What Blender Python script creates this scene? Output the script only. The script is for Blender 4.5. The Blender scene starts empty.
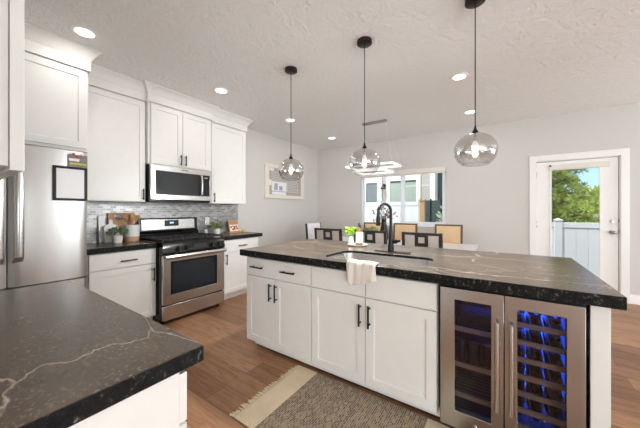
import bpy, bmesh, math, random
from mathutils import Vector, Matrix
random.seed(7)
R = math.radians
PI = math.pi
SC = bpy.context.scene
COL = SC.collection

# ------------------------------------------------------------------ camera, world, sun, big lights, exposure
cam_d = bpy.data.cameras.new('camera')
cam = bpy.data.objects.new('camera', cam_d); COL.objects.link(cam)
cam_d.sensor_fit = 'HORIZONTAL'; cam_d.sensor_width = 36.0
cam_d.lens = 270.0 * 36.0 / 640.0
cam_d.shift_y = -4.0 / 640.0
cam_d.clip_start = 0.03; cam_d.clip_end = 300
cam.location = (0, 0, 1.28); cam.rotation_euler = (R(90), 0, R(34.3))
SC.camera = cam

world = bpy.data.worlds.new('world'); SC.world = world; world.use_nodes = True
wn = world.node_tree.nodes; wl = world.node_tree.links
for n in list(wn): wn.remove(n)
wo = wn.new('ShaderNodeOutputWorld'); wb = wn.new('ShaderNodeBackground'); ws = wn.new('ShaderNodeTexSky')
ws.sky_type = 'NISHITA'; ws.sun_disc = False; ws.sun_elevation = R(48); ws.sun_rotation = R(200); ws.air_density = 1.0
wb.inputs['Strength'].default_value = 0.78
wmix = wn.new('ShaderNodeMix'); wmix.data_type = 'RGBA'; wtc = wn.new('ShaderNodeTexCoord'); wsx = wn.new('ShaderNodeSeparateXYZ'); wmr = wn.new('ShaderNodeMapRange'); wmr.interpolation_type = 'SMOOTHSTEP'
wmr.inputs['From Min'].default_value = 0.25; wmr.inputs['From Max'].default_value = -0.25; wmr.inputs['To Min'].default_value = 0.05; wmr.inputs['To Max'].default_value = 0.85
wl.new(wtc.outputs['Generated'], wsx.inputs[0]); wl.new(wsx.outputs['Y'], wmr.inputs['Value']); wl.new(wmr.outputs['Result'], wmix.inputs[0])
wmix.inputs[7].default_value = (2.7, 2.55, 2.4, 1)  # white sky added on the unseen rear side, to brighten the shaded fence
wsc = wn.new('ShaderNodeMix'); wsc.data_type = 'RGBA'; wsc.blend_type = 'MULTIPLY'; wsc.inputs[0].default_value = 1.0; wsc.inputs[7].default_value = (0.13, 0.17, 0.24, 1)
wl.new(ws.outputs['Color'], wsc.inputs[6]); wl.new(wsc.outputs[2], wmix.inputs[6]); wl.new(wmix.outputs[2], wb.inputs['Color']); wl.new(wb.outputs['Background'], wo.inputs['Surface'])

def light(name, kind, loc, rot, energy, color=(1, 1, 1), **k):
    d = bpy.data.lights.new(name, kind); d.energy = energy; d.color = color
    for a, v in k.items(): setattr(d, a, v)
    o = bpy.data.objects.new(name, d); COL.objects.link(o); o.location = loc; o.rotation_euler = rot
    return o
light('sun', 'SUN', (0, -10, 20), (R(30), 0, R(-40)), 3.4, (1.0, 0.96, 0.88), angle=R(0.6))
# added fill lights, unseen, inside closed walls behind and right of the camera
light('added_rear_fill', 'AREA', (4.25, -4.85, 1.45), (R(-112), 0, R(180)), 230, (0.86, 0.945, 1.0), shape='RECTANGLE', size=1.2, size_y=2.2)
light('added_side_fill', 'AREA', (4.85, -2.4, 1.45), (0, R(112), 0), 195, (0.86, 0.945, 1.0), shape='RECTANGLE', size=2.2, size_y=4.0)
light('added_dining_side_fill', 'AREA', (4.85, 3.9, 1.45), (0, R(110), 0), 125, (0.86, 0.945, 1.0), shape='RECTANGLE', size=2.2, size_y=2.6)
SC.view_settings.view_transform = 'Standard'; SC.view_settings.look = 'None'
SC.view_settings.gamma = 1.0; SC.view_settings.use_curve_mapping = False
SC.view_settings.exposure = 0.17
SC.cycles.use_denoising = True
SC.cycles.max_bounces = 10; SC.cycles.diffuse_bounces = 6; SC.cycles.glossy_bounces = 5
SC.cycles.transparent_max_bounces = 16; SC.cycles.transmission_bounces = 6
SC.cycles.sample_clamp_indirect = 6.0
SC.cycles.caustics_reflective = False; SC.cycles.caustics_refractive = False

# ------------------------------------------------------------------ materials
def S(r, g, b):
    f = lambda c: (c / 255 / 12.92) if c <= 10 else (((c / 255) + 0.055) / 1.055) ** 2.4
    return (f(r), f(g), f(b), 1.0)
class NT:
    def __init__(s, name):
        s.m = bpy.data.materials.new(name); s.m.use_nodes = True; s.t = s.m.node_tree
        s.n = s.t.nodes; s.p = s.n['Principled BSDF']; s.out = s.n['Material Output']
    def new(s, typ, **k):
        n = s.n.new(typ)
        for a, v in k.items():
            if a in n.inputs.keys(): n.inputs[a].default_value = v
            else: setattr(n, a, v)
        return n
    def l(s, a, b): s.t.links.new(a, b)
    def coord(s, scale=(1, 1, 1), rot=(0, 0, 0), kind='Object'):
        c = s.new('ShaderNodeTexCoord'); m = s.new('ShaderNodeMapping')
        m.inputs['Scale'].default_value = scale; m.inputs['Rotation'].default_value = rot
        s.l(c.outputs[kind], m.inputs['Vector']); return m.outputs['Vector']
    def noise(s, vec, scale, detail=4, rough=0.5, dist=0.0):
        n = s.new('ShaderNodeTexNoise'); n.inputs['Scale'].default_value = scale
        n.inputs['Detail'].default_value = detail; n.inputs['Roughness'].default_value = rough; n.inputs['Distortion'].default_value = dist
        s.l(vec, n.inputs['Vector']); return n.outputs['Fac']
    def ramp(s, fac, stops):
        r = s.new('ShaderNodeValToRGB'); e = r.color_ramp.elements
        while len(e) < len(stops): e.new(0.5)
        for el, (p, c) in zip(e, stops): el.position = p; el.color = c if len(c) == 4 else (*c, 1)
        s.l(fac, r.inputs['Fac']); return r.outputs['Color']
    def mix(s, fac, a, b, mode='MIX'):
        m = s.new('ShaderNodeMix'); m.data_type = 'RGBA'; m.blend_type = mode
        for sock, v in ((0, fac), (6, a), (7, b)):
            if hasattr(v, 'node'): s.l(v, m.inputs[sock])
            else: m.inputs[sock].default_value = v
        return m.outputs[2]
    def bump(s, h, strength=0.2, dist=0.01):
        b = s.new('ShaderNodeBump'); b.inputs['Strength'].default_value = strength; b.inputs['Distance'].default_value = dist
        s.l(h, b.inputs['Height']); s.l(b.outputs['Normal'], s.p.inputs['Normal'])
    def set(s, color=None, rough=None, metal=None, **k):
        if color is not None:
            if hasattr(color, 'node'): s.l(color, s.p.inputs['Base Color'])
            else: s.p.inputs['Base Color'].default_value = color
        if rough is not None:
            if hasattr(rough, 'node'): s.l(rough, s.p.inputs['Roughness'])
            else: s.p.inputs['Roughness'].default_value = rough
        if metal is not None: s.p.inputs['Metallic'].default_value = metal
        for a, v in k.items(): s.p.inputs[a.replace('_', ' ')].default_value = v
        return s.m

def plain(name, c, rough=0.5, metal=0.0, var=0.06, scale=30, bump=0.0, stretch=(1, 1, 1), **k):
    t = NT(name); v = t.coord(stretch); n = t.noise(v, scale)
    lo = tuple(x * (1 - var) for x in c[:3]); hi = tuple(min(1, x * (1 + var)) for x in c[:3])
    t.set(t.ramp(n, [(0.3, lo), (0.7, hi)]), rough, metal, **k)
    if bump: t.bump(n, bump, 0.003)
    return t.m
M = {}
M['wall'] = plain('wall_paint', S(207, 204, 200), 0.85, var=0.015, scale=60, bump=0.08)
def ceiling_mat():
    t = NT('textured_ceiling'); v = t.coord()
    a = t.noise(v, 7, 6, 0.62, 1.8); b = t.noise(v, 34, 3, 0.5, 0.4)
    h = t.mix(0.35, t.ramp(a, [(0.42, (0, 0, 0)), (0.56, (1, 1, 1))]), t.ramp(b, [(0.35, (0, 0, 0)), (0.65, (1, 1, 1))]))
    t.set(S(240, 239, 237), 0.9); t.bump(h, 0.5, 0.016); return t.m
M['ceiling'] = ceiling_mat()
M['trim'] = plain('white_trim_paint', S(238, 237, 234), 0.4, var=0.01)
M['cabinet'] = plain('white_cabinet_paint', S(231, 230, 226), 0.38, var=0.012, scale=12)
def floor_mat():
    t = NT('wood_plank_floor'); v = t.coord()
    b = t.new('ShaderNodeTexBrick'); b.offset = 0.37; b.offset_frequency = 2
    b.inputs['Scale'].default_value = 1.0; b.inputs['Brick Width'].default_value = 1.22; b.inputs['Row Height'].default_value = 0.178
    b.inputs['Mortar Size'].default_value = 0.0016; b.inputs['Mortar Smooth'].default_value = 0.2; b.inputs['Bias'].default_value = 0.0
    b.inputs['Color1'].default_value = (0, 0, 0, 1); b.inputs['Color2'].default_value = (1, 1, 1, 1); b.inputs['Mortar'].default_value = (0.5, 0.5, 0.5, 1)
    t.l(v, b.inputs['Vector'])
    vs = t.coord((1.6, 14, 1)); g = t.noise(vs, 2.2, 8, 0.65, 1.2)
    vf = t.coord((3, 60, 1)); g2 = t.noise(vf, 3, 5, 0.6, 0.5)
    base = t.ramp(b.outputs['Color'], [(0.0, S(140, 98, 68)), (0.5, S(168, 122, 88)), (1.0, S(188, 142, 105))])
    grain = t.ramp(g, [(0.3, (0.62, 0.58, 0.55)), (0.55, (1, 1, 1)), (0.75, (1.12, 1.1, 1.08))])
    fine = t.ramp(g2, [(0.3, (0.86, 0.85, 0.84)), (0.7, (1.05, 1.05, 1.05))])
    c = t.mix(1.0, base, grain, 'MULTIPLY'); c = t.mix(0.7, c, fine, 'MULTIPLY')
    c = t.mix(b.outputs['Fac'], c, S(70, 46, 32))
    t.set(c, t.ramp(g, [(0.3, (0.48,) * 3), (0.7, (0.36,) * 3)]))
    t.bump(t.mix(b.outputs['Fac'], g2, (0, 0, 0, 1)), 0.15, 0.002); return t.m
M['floor'] = floor_mat()
def stone_mat(name, edge=False):
    t = NT(name); v = t.coord()
    sp = t.noise(v, 95 if not edge else 60, 3, 0.7); mid = t.noise(v, 7, 6, 0.6, 0.8); cl = t.noise(v, 2.2, 4, 0.6, 0.6)
    if edge:
        c = t.ramp(sp, [(0.45, S(12, 12, 12)), (0.60, S(30, 30, 29)), (0.70, S(112, 110, 104))])
        t.set(c, 0.75); t.p.inputs['Specular IOR Level'].default_value = 0.25; t.bump(t.noise(v, 45, 5, 0.6), 0.7, 0.012)
        return t.m
    base = t.ramp(mid, [(0.3, S(70, 56, 43)), (0.55, S(80, 65, 50)), (0.75, S(94, 77, 60))])
    spk = t.ramp(sp, [(0.56, (0, 0, 0)), (0.62, (1, 1, 1))])
    c = t.mix(t.mix(1.0, spk, t.ramp(cl, [(0.38, (0.10,) * 3), (0.64, (0.75,) * 3)]), 'MULTIPLY'), base, S(154, 136, 113))
    def vein(scale, rot, seed, width, amp):
        m = t.new('ShaderNodeMapping'); m.inputs['Location'].default_value = (seed, seed * 0.7, 0); m.inputs['Rotation'].default_value = (0, 0, rot); m.inputs['Scale'].default_value = (0.6, 1.5, 1); t.l(t.coord(), m.inputs['Vector'])
        nz = t.new('ShaderNodeTexNoise'); nz.inputs['Scale'].default_value = 2.6; nz.inputs['Detail'].default_value = 5; t.l(m.outputs['Vector'], nz.inputs['Vector'])
        ad = t.mix(amp, m.outputs['Vector'], nz.outputs['Color'], 'ADD')
        w = t.new('ShaderNodeTexVoronoi'); w.feature = 'DISTANCE_TO_EDGE'; w.inputs['Scale'].default_value = scale; t.l(ad, w.inputs['Vector'])
        return t.ramp(w.outputs['Distance'], [(0.0, (1, 1, 1)), (width, (0, 0, 0))])
    vv = t.mix(1.0, vein(1.05, -0.9, 5.3, 0.0045, 0.35), t.mix(1.0, vein(2.4, 1.3, 7.4, 0.006, 0.5), t.ramp(cl, [(0.50, (0, 0, 0)), (0.66, (0.45,) * 3)]), 'MULTIPLY'), 'ADD')
    vv = t.mix(1.0, vv, vein(1.2, 0.35, 9.45, 0.003, 0.3), 'ADD')
    vv = t.mix(1.0, vv, t.ramp(mid, [(0.35, (0.45,) * 3), (0.55, (1.0,) * 3)]), 'MULTIPLY')
    c = t.mix(vv, c, S(190, 176, 156))
    t.set(c, 0.27); t.p.inputs['Specular IOR Level'].default_value = 0.5
    t.bump(t.noise(v, 120, 3), 0.05, 0.002); return t.m
M['stone'] = stone_mat('leathered_dark_granite'); M['stone_edge'] = stone_mat('chiselled_dark_granite_edge', True)
def steel_mat(name, c=(0.60, 0.585, 0.565, 1), rough=0.27, stretch=(1, 1, 60), wav=0.0):
    t = NT(name); v = t.coord(stretch); n = t.noise(v, 14, 4, 0.6)
    t.set(t.ramp(n, [(0.3, tuple(x * 0.985 for x in c[:3])), (0.7, tuple(min(1, x * 1.015) for x in c[:3]))]), rough, 1.0)
    if wav:
        w = t.noise(t.coord((1, 1, 0.12)), 3.2, 2, 0.4); t.bump(w, wav, 0.05)
    return t.m
M['steel'] = steel_mat('brushed_stainless_steel', stretch=(1, 2, 60))
M['steel_fridge'] = steel_mat('fridge_stainless_steel', (0.58, 0.57, 0.555, 1), 0.36, (60, 60, 1), 0.35)
M['steel_warm'] = steel_mat('cooler_stainless_steel', (0.50, 0.51, 0.515, 1), 0.26, (60, 60, 1))
M['steel_dark'] = steel_mat('dark_steel', (0.14, 0.14, 0.145, 1), 0.35)
M['chrome'] = plain('polished_nickel', (0.72, 0.70, 0.67, 1), 0.12, 1.0, 0.02)
M['satin'] = plain('satin_nickel', (0.34, 0.33, 0.32, 1), 0.38, 1.0, 0.03)
M['nickel_matte'] = plain('matte_nickel', S(150, 148, 145), 0.5, 0.3, 0.05)
M['black'] = plain('matte_black_metal', S(26, 25, 25), 0.38, 0.4, 0.1, 50)
M['black_enamel'] = plain('black_enamel', S(16, 17, 19), 0.14, 0, 0.1, 20)
M['cast_iron'] = plain('cast_iron', S(38, 34, 32), 0.55, 0.2, 0.2, 80, 0.2)
M['black_glass'] = plain('black_glass', S(44, 46, 49), 0.07, 0, 0.1, 4)
M['oven_glass'] = plain('oven_door_glass', S(34, 42, 48), 0.06, 0, 0.1, 4)
M['bronze'] = plain('dark_bronze_metal', S(58, 52, 48), 0.32, 0.8, 0.08, 40)
M['darkwood'] = plain('espresso_wood', S(42, 38, 36), 0.42, 0, 0.18, 14, 0.1, (12, 12, 1))
M['brownwood'] = plain('walnut_wood', S(92, 66, 48), 0.45, 0, 0.18, 14, 0.1, (12, 12, 1))
M['tanwood'] = plain('acacia_wood', S(184, 142, 98), 0.5, 0, 0.14, 10, 0.1, (10, 10, 1))
M['oak'] = plain('utensil_wood', S(164, 110, 62), 0.5, 0, 0.14, 14, 0.1, (8, 8, 1))
M['shelfwood'] = plain('beech_shelf_wood', S(206, 166, 126), 0.45, 0, 0.10, 14, 0.05, (1, 10, 10))
def fabric(name, c, s=260, var=0.12):
    t = NT(name); v = t.coord(); n = t.noise(v, s, 2); m = t.noise(v, 6, 3)
    lo = tuple(x * (1 - var) for x in c[:3]); hi = tuple(min(1, x * (1 + var)) for x in c[:3])
    t.set(t.mix(0.5, t.ramp(n, [(0.35, lo), (0.65, hi)]), t.ramp(m, [(0.3, lo), (0.7, hi)])), 0.92); t.bump(n, 0.3, 0.002); return t.m
M['greige'] = fabric('greige_upholstery', S(176, 166, 158))
M['beige'] = fabric('tan_woven_upholstery', S(214, 184, 146))
M['whitefab'] = fabric('white_upholstery', S(232, 232, 234))
M['rugcream'] = fabric('cream_cotton_weave', S(232, 214, 184), 180)
M['glasspane'] = None
def thin_glass(name, tint=(0.96, 0.98, 0.98, 1), gl=0.08, rough=0.02, fres=True):
    t = NT(name); t.n.remove(t.p)
    tr = t.new('ShaderNodeBsdfTransparent'); tr.inputs['Color'].default_value = tint
    g = t.new('ShaderNodeBsdfGlossy'); g.inputs['Roughness'].default_value = rough; g.inputs['Color'].default_value = (1, 1, 1, 1)
    mx = t.new('ShaderNodeMixShader')
    if fres:
        lw = t.new('ShaderNodeLayerWeight'); lw.inputs['Blend'].default_value = 0.25
        mm = t.new('ShaderNodeMath'); mm.operation = 'MULTIPLY_ADD'; mm.inputs[1].default_value = 0.35; mm.inputs[2].default_value = gl
        t.l(lw.outputs['Fresnel'], mm.inputs[0]); t.l(mm.outputs[0], mx.inputs[0])
    else: mx.inputs[0].default_value = gl
    t.l(tr.outputs[0], mx.inputs[1]); t.l(g.outputs[0], mx.inputs[2]); t.l(mx.outputs[0], t.out.inputs['Surface']); return t.m
M['pane'] = thin_glass('window_glass', gl=0.01)
M['cooler_glass'] = thin_glass('tinted_cooler_glass', (0.66, 0.68, 0.76, 1), 0.03, fres=False)
M['clear_glass'] = thin_glass('clear_glass', (0.93, 0.95, 0.95, 1), 0.06)
def pendant_glass():
    t = NT('mirror_fade_glass'); t.n.remove(t.p)
    c = t.new('ShaderNodeTexCoord'); sx = t.new('ShaderNodeSeparateXYZ'); t.l(c.outputs['Object'], sx.inputs[0])
    mr = t.new('ShaderNodeMapRange'); mr.inputs['From Min'].default_value = 1.635; mr.inputs['From Max'].default_value = 1.70
    mr.inputs['To Min'].default_value = 0.10; mr.inputs['To Max'].default_value = 0.80; t.l(sx.outputs['Z'], mr.inputs['Value'])
    lw = t.new('ShaderNodeLayerWeight'); lw.inputs['Blend'].default_value = 0.35
    mm = t.new('ShaderNodeMath'); mm.operation = 'MULTIPLY_ADD'; mm.inputs[1].default_value = 0.45; t.l(lw.outputs['Facing'], mm.inputs[0]); t.l(mr.outputs['Result'], mm.inputs[2])
    tr = t.new('ShaderNodeBsdfTransparent'); tr.inputs['Color'].default_value = (0.95, 0.95, 0.95, 1)
    g = t.new('ShaderNodeBsdfGlossy'); g.inputs['Roughness'].default_value = 0.03; g.inputs['Color'].default_value = (0.70, 0.695, 0.69, 1)
    mx = t.new('ShaderNodeMixShader'); t.l(mm.outputs[0], mx.inputs[0]); t.l(tr.outputs[0], mx.inputs[1]); t.l(g.outputs[0], mx.inputs[2])
    t.l(mx.outputs[0], t.out.inputs['Surface']); return t.m
M['pendant_glass'] = pendant_glass()
def emis(name, c, s):
    t = NT(name); t.set((0.8, 0.8, 0.8, 1), 0.5); t.p.inputs['Emission Color'].default_value = c; t.p.inputs['Emission Strength'].default_value = s; return t.m
M['lamp'] = emis('lit_lamp_lens', (1.0, 0.94, 0.86, 1), 6.0)
M['bulb'] = emis('lit_bulb', (1.0, 0.95, 0.88, 1), 2.2)
M['led'] = emis('lit_led_strip', (1.0, 0.97, 0.93, 1), 0.55)
M['blue_led'] = emis('blue_led_strip', (0.02, 0.10, 1.0, 1), 9.0)
M['display'] = emis('blue_clock_digits', (0.15, 0.45, 1.0, 1), 1.5)
def tile_mat():
    t = NT('pearl_metallic_mosaic'); c = t.new('ShaderNodeTexCoord'); sx = t.new('ShaderNodeSeparateXYZ'); cb = t.new('ShaderNodeCombineXYZ')
    t.l(c.outputs['Object'], sx.inputs[0]); t.l(sx.outputs['Y'], cb.inputs['X']); t.l(sx.outputs['Z'], cb.inputs['Y'])
    b = t.new('ShaderNodeTexBrick'); b.offset = 0.5
    b.inputs['Scale'].default_value = 1.0; b.inputs['Brick Width'].default_value = 0.064; b.inputs['Row Height'].default_value = 0.0265
    b.inputs['Mortar Size'].default_value = 0.0022; b.inputs['Mortar Smooth'].default_value = 0.1; b.inputs['Bias'].default_value = 0.0
    b.inputs['Color1'].default_value = (0, 0, 0, 1); b.inputs['Color2'].default_value = (1, 1, 1, 1); b.inputs['Mortar'].default_value = (0.5, 0.5, 0.5, 1)
    t.l(cb.outputs[0], b.inputs['Vector'])
    base = t.ramp(b.outputs['Color'], [(0, S(132, 132, 134)), (0.5, S(160, 159, 158)), (1, S(192, 190, 187))])
    t.set(t.mix(b.outputs['Fac'], base, S(186, 184, 181)), 0.36)
    inv = t.new('ShaderNodeMath'); inv.operation = 'MULTIPLY_ADD'; inv.inputs[1].default_value = -0.5; inv.inputs[2].default_value = 0.5
    t.l(b.outputs['Fac'], inv.inputs[0]); t.l(inv.outputs[0], t.p.inputs['Metallic'])
    jit = t.mix(0.25, t.mix(b.outputs['Fac'], (1, 1, 1, 1), (0, 0, 0, 1)), t.noise(cb.outputs[0], 40, 2)); t.bump(jit, 0.22, 0.003); return t.m
M['tile'] = tile_mat()
def rug_mat():
    t = NT('charcoal_and_cream_flatweave'); v = t.coord((1, 1, 1), (0, 0, R(90)))
    b = t.new('ShaderNodeTexBrick'); b.offset = 0.5
    for k, x in (('Scale', 1.0), ('Brick Width', 0.030), ('Row Height', 0.012), ('Mortar Size', 0.0022), ('Mortar Smooth', 0.6), ('Bias', -0.25)): b.inputs[k].default_value = x
    b.inputs['Color1'].default_value = S(112, 102, 96); b.inputs['Color2'].default_value = S(196, 174, 146); b.inputs['Mortar'].default_value = S(208, 188, 160)
    t.l(v, b.inputs['Vector']); n = t.noise(t.coord(), 90, 3)
    t.set(t.mix(0.8, b.outputs['Color'], t.ramp(n, [(0.3, (0.6,) * 3), (0.7, (1.1,) * 3)]), 'MULTIPLY'), 0.95); t.bump(b.outputs['Fac'], 0.5, 0.004); return t.m
M['rug'] = rug_mat()
def towel_mat():
    t = NT('striped_linen_towel'); v = t.coord(); w = t.new('ShaderNodeTexWave'); w.wave_type = 'BANDS'; w.bands_direction = 'X'
    w.inputs['Scale'].default_value = 5.5; w.inputs['Distortion'].default_value = 0.6; w.inputs['Detail'].default_value = 1; t.l(v, w.inputs['Vector'])
    n = t.noise(v, 300, 2)
    c = t.ramp(w.outputs['Fac'], [(0.55, S(236, 232, 226)), (0.75, S(218, 207, 193))])
    t.set(t.mix(0.4, c, t.ramp(n, [(0.3, (0.8,) * 3), (0.7, (1.05,) * 3)]), 'MULTIPLY'), 0.95); t.bump(n, 0.4, 0.003); return t.m
M['towel'] = towel_mat()
M['ceramic'] = plain('white_ceramic', S(232, 229, 224), 0.35, 0, 0.02)
M['clay'] = plain('bare_clay', S(196, 160, 128), 0.7, 0, 0.05)
M['marble'] = plain('white_marble', S(226, 224, 222), 0.3, 0, 0.06, 9)
M['soil'] = plain('soil', S(58, 46, 38), 0.95, 0, 0.2, 90)
M['leaf'] = plain('herb_leaves', S(122, 142, 104), 0.6, 0, 0.25, 40)
M['leaf_lime'] = plain('lime_leaves', S(150, 196, 40), 0.5, 0, 0.2, 40)
M['leaf_olive'] = plain('olive_leaves', S(126, 140, 96), 0.6, 0, 0.25, 40)
M['blossom'] = plain('dusky_blossoms', S(112, 84, 78), 0.8, 0, 0.25, 60)
M['paper'] = plain('paper', S(238, 237, 233), 0.7, 0, 0.02)
M['grey_print'] = plain('grey_print', S(130, 130, 130), 0.7, 0, 0.3, 70)
M['yellow_print'] = plain('yellow_print', S(214, 204, 60), 0.7, 0, 0.1, 60)
M['red_plastic'] = plain('red_plastic', S(190, 50, 36), 0.4, 0, 0.05)
M['tomato'] = plain('red_fruit_print', S(176, 60, 40), 0.6, 0, 0.25, 60)
M['orange_print'] = plain('orange_fruit_print', S(226, 150, 50), 0.6, 0, 0.15, 60)
M['lemon'] = plain('lemon_peel', S(238, 190, 60), 0.5, 0, 0.06, 60, 0.2)
M['whiteboard'] = plain('whiteboard_surface', S(240, 241, 242), 0.35, 0, 0.01)
M['bottle_dark'] = plain('dark_bottle_glass', S(12, 14, 16), 0.08, 0, 0.1)
M['bottle_amber'] = plain('amber_oil', S(128, 82, 26), 0.12, 0, 0.15, 10)
M['can'] = plain('dark_can', S(44, 46, 56), 0.3, 0.6, 0.1)
M['whitewash'] = plain('whitewashed_wood', S(228, 220, 208), 0.75, 0, 0.12, 18, 0.2, (1, 6, 6))
M['art_ground'] = plain('art_newsprint_ground', S(196, 193, 190), 0.7, 0, 0.07, 22)
M['art_white'] = plain('art_white_patch', S(232, 233, 236), 0.7, 0, 0.03)
M['art_grey'] = plain('art_grey_line', S(142, 138, 136), 0.7, 0, 0.12, 50)
M['art_violet'] = plain('art_violet_grey', S(168, 166, 184), 0.7, 0, 0.1, 40)
M['art_blue'] = plain('art_pale_blue', S(176, 196, 222), 0.7, 0, 0.1, 40)
M['art_taupe'] = plain('art_taupe', S(176, 164, 152), 0.7, 0, 0.1, 40)
M['vinyl'] = plain('white_vinyl', S(232, 236, 242), 0.45, 0, 0.015)
M['siding'] = None
def siding(name, c, row=0.15):
    t = NT(name); v = t.coord(); w = t.new('ShaderNodeTexWave'); w.wave_type = 'BANDS'; w.bands_direction = 'Z'; w.wave_profile = 'SAW'
    w.inputs['Scale'].default_value = 0.314 / row; t.l(v, w.inputs['Vector'])
    lo = tuple(x * 0.86 for x in c[:3])
    t.set(t.ramp(w.outputs['Fac'], [(0.0, lo), (0.12, c), (1.0, c)]), 0.7); t.bump(w.outputs['Fac'], 0.4, 0.01); return t.m
M['siding'] = siding('pale_lap_siding', S(178, 177, 174)); M['siding_dark'] = siding('slate_lap_siding', S(74, 84, 94))
M['gate'] = siding('dark_green_boards', S(66, 82, 84), 0.9)
M['house_pane'] = plain('neighbour_window_blind', S(160, 174, 168), 0.3, 0, 0.03, 8)
M['grey_door'] = plain('grey_porch_door', S(118, 126, 134), 0.5, 0, 0.05)
M['concrete'] = plain('patio_concrete', S(190, 186, 178), 0.85, 0, 0.06, 8, 0.1)
M['grass'] = plain('lawn_grass', S(120, 140, 70), 0.9, 0, 0.2, 20)
M['bark'] = plain('pine_bark', S(92, 74, 60), 0.9, 0, 0.2, 30, 0.4)
M['pine'] = plain('pine_needles', S(160, 178, 84), 0.7, 0, 0.35, 1.6)
M['shrub'] = plain('shrub_leaves', S(160, 176, 84), 0.7, 0, 0.3, 2)
M['shrub_pale'] = plain('pale_shrub_leaves', S(190, 204, 186), 0.7, 0, 0.15, 9)
M['bluebox'] = plain('pale_blue_resin', S(188, 204, 222), 0.5, 0, 0.03)
M['roof'] = plain('grey_roof_shingle', S(176, 170, 166), 0.85, 0, 0.1, 20)
M['blind'] = plain('linen_blind', S(226, 222, 214), 0.75, 0, 0.02, 200)
M['interior'] = plain('black_liner', S(14, 14, 20), 0.5, 0, 0.05)

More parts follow.
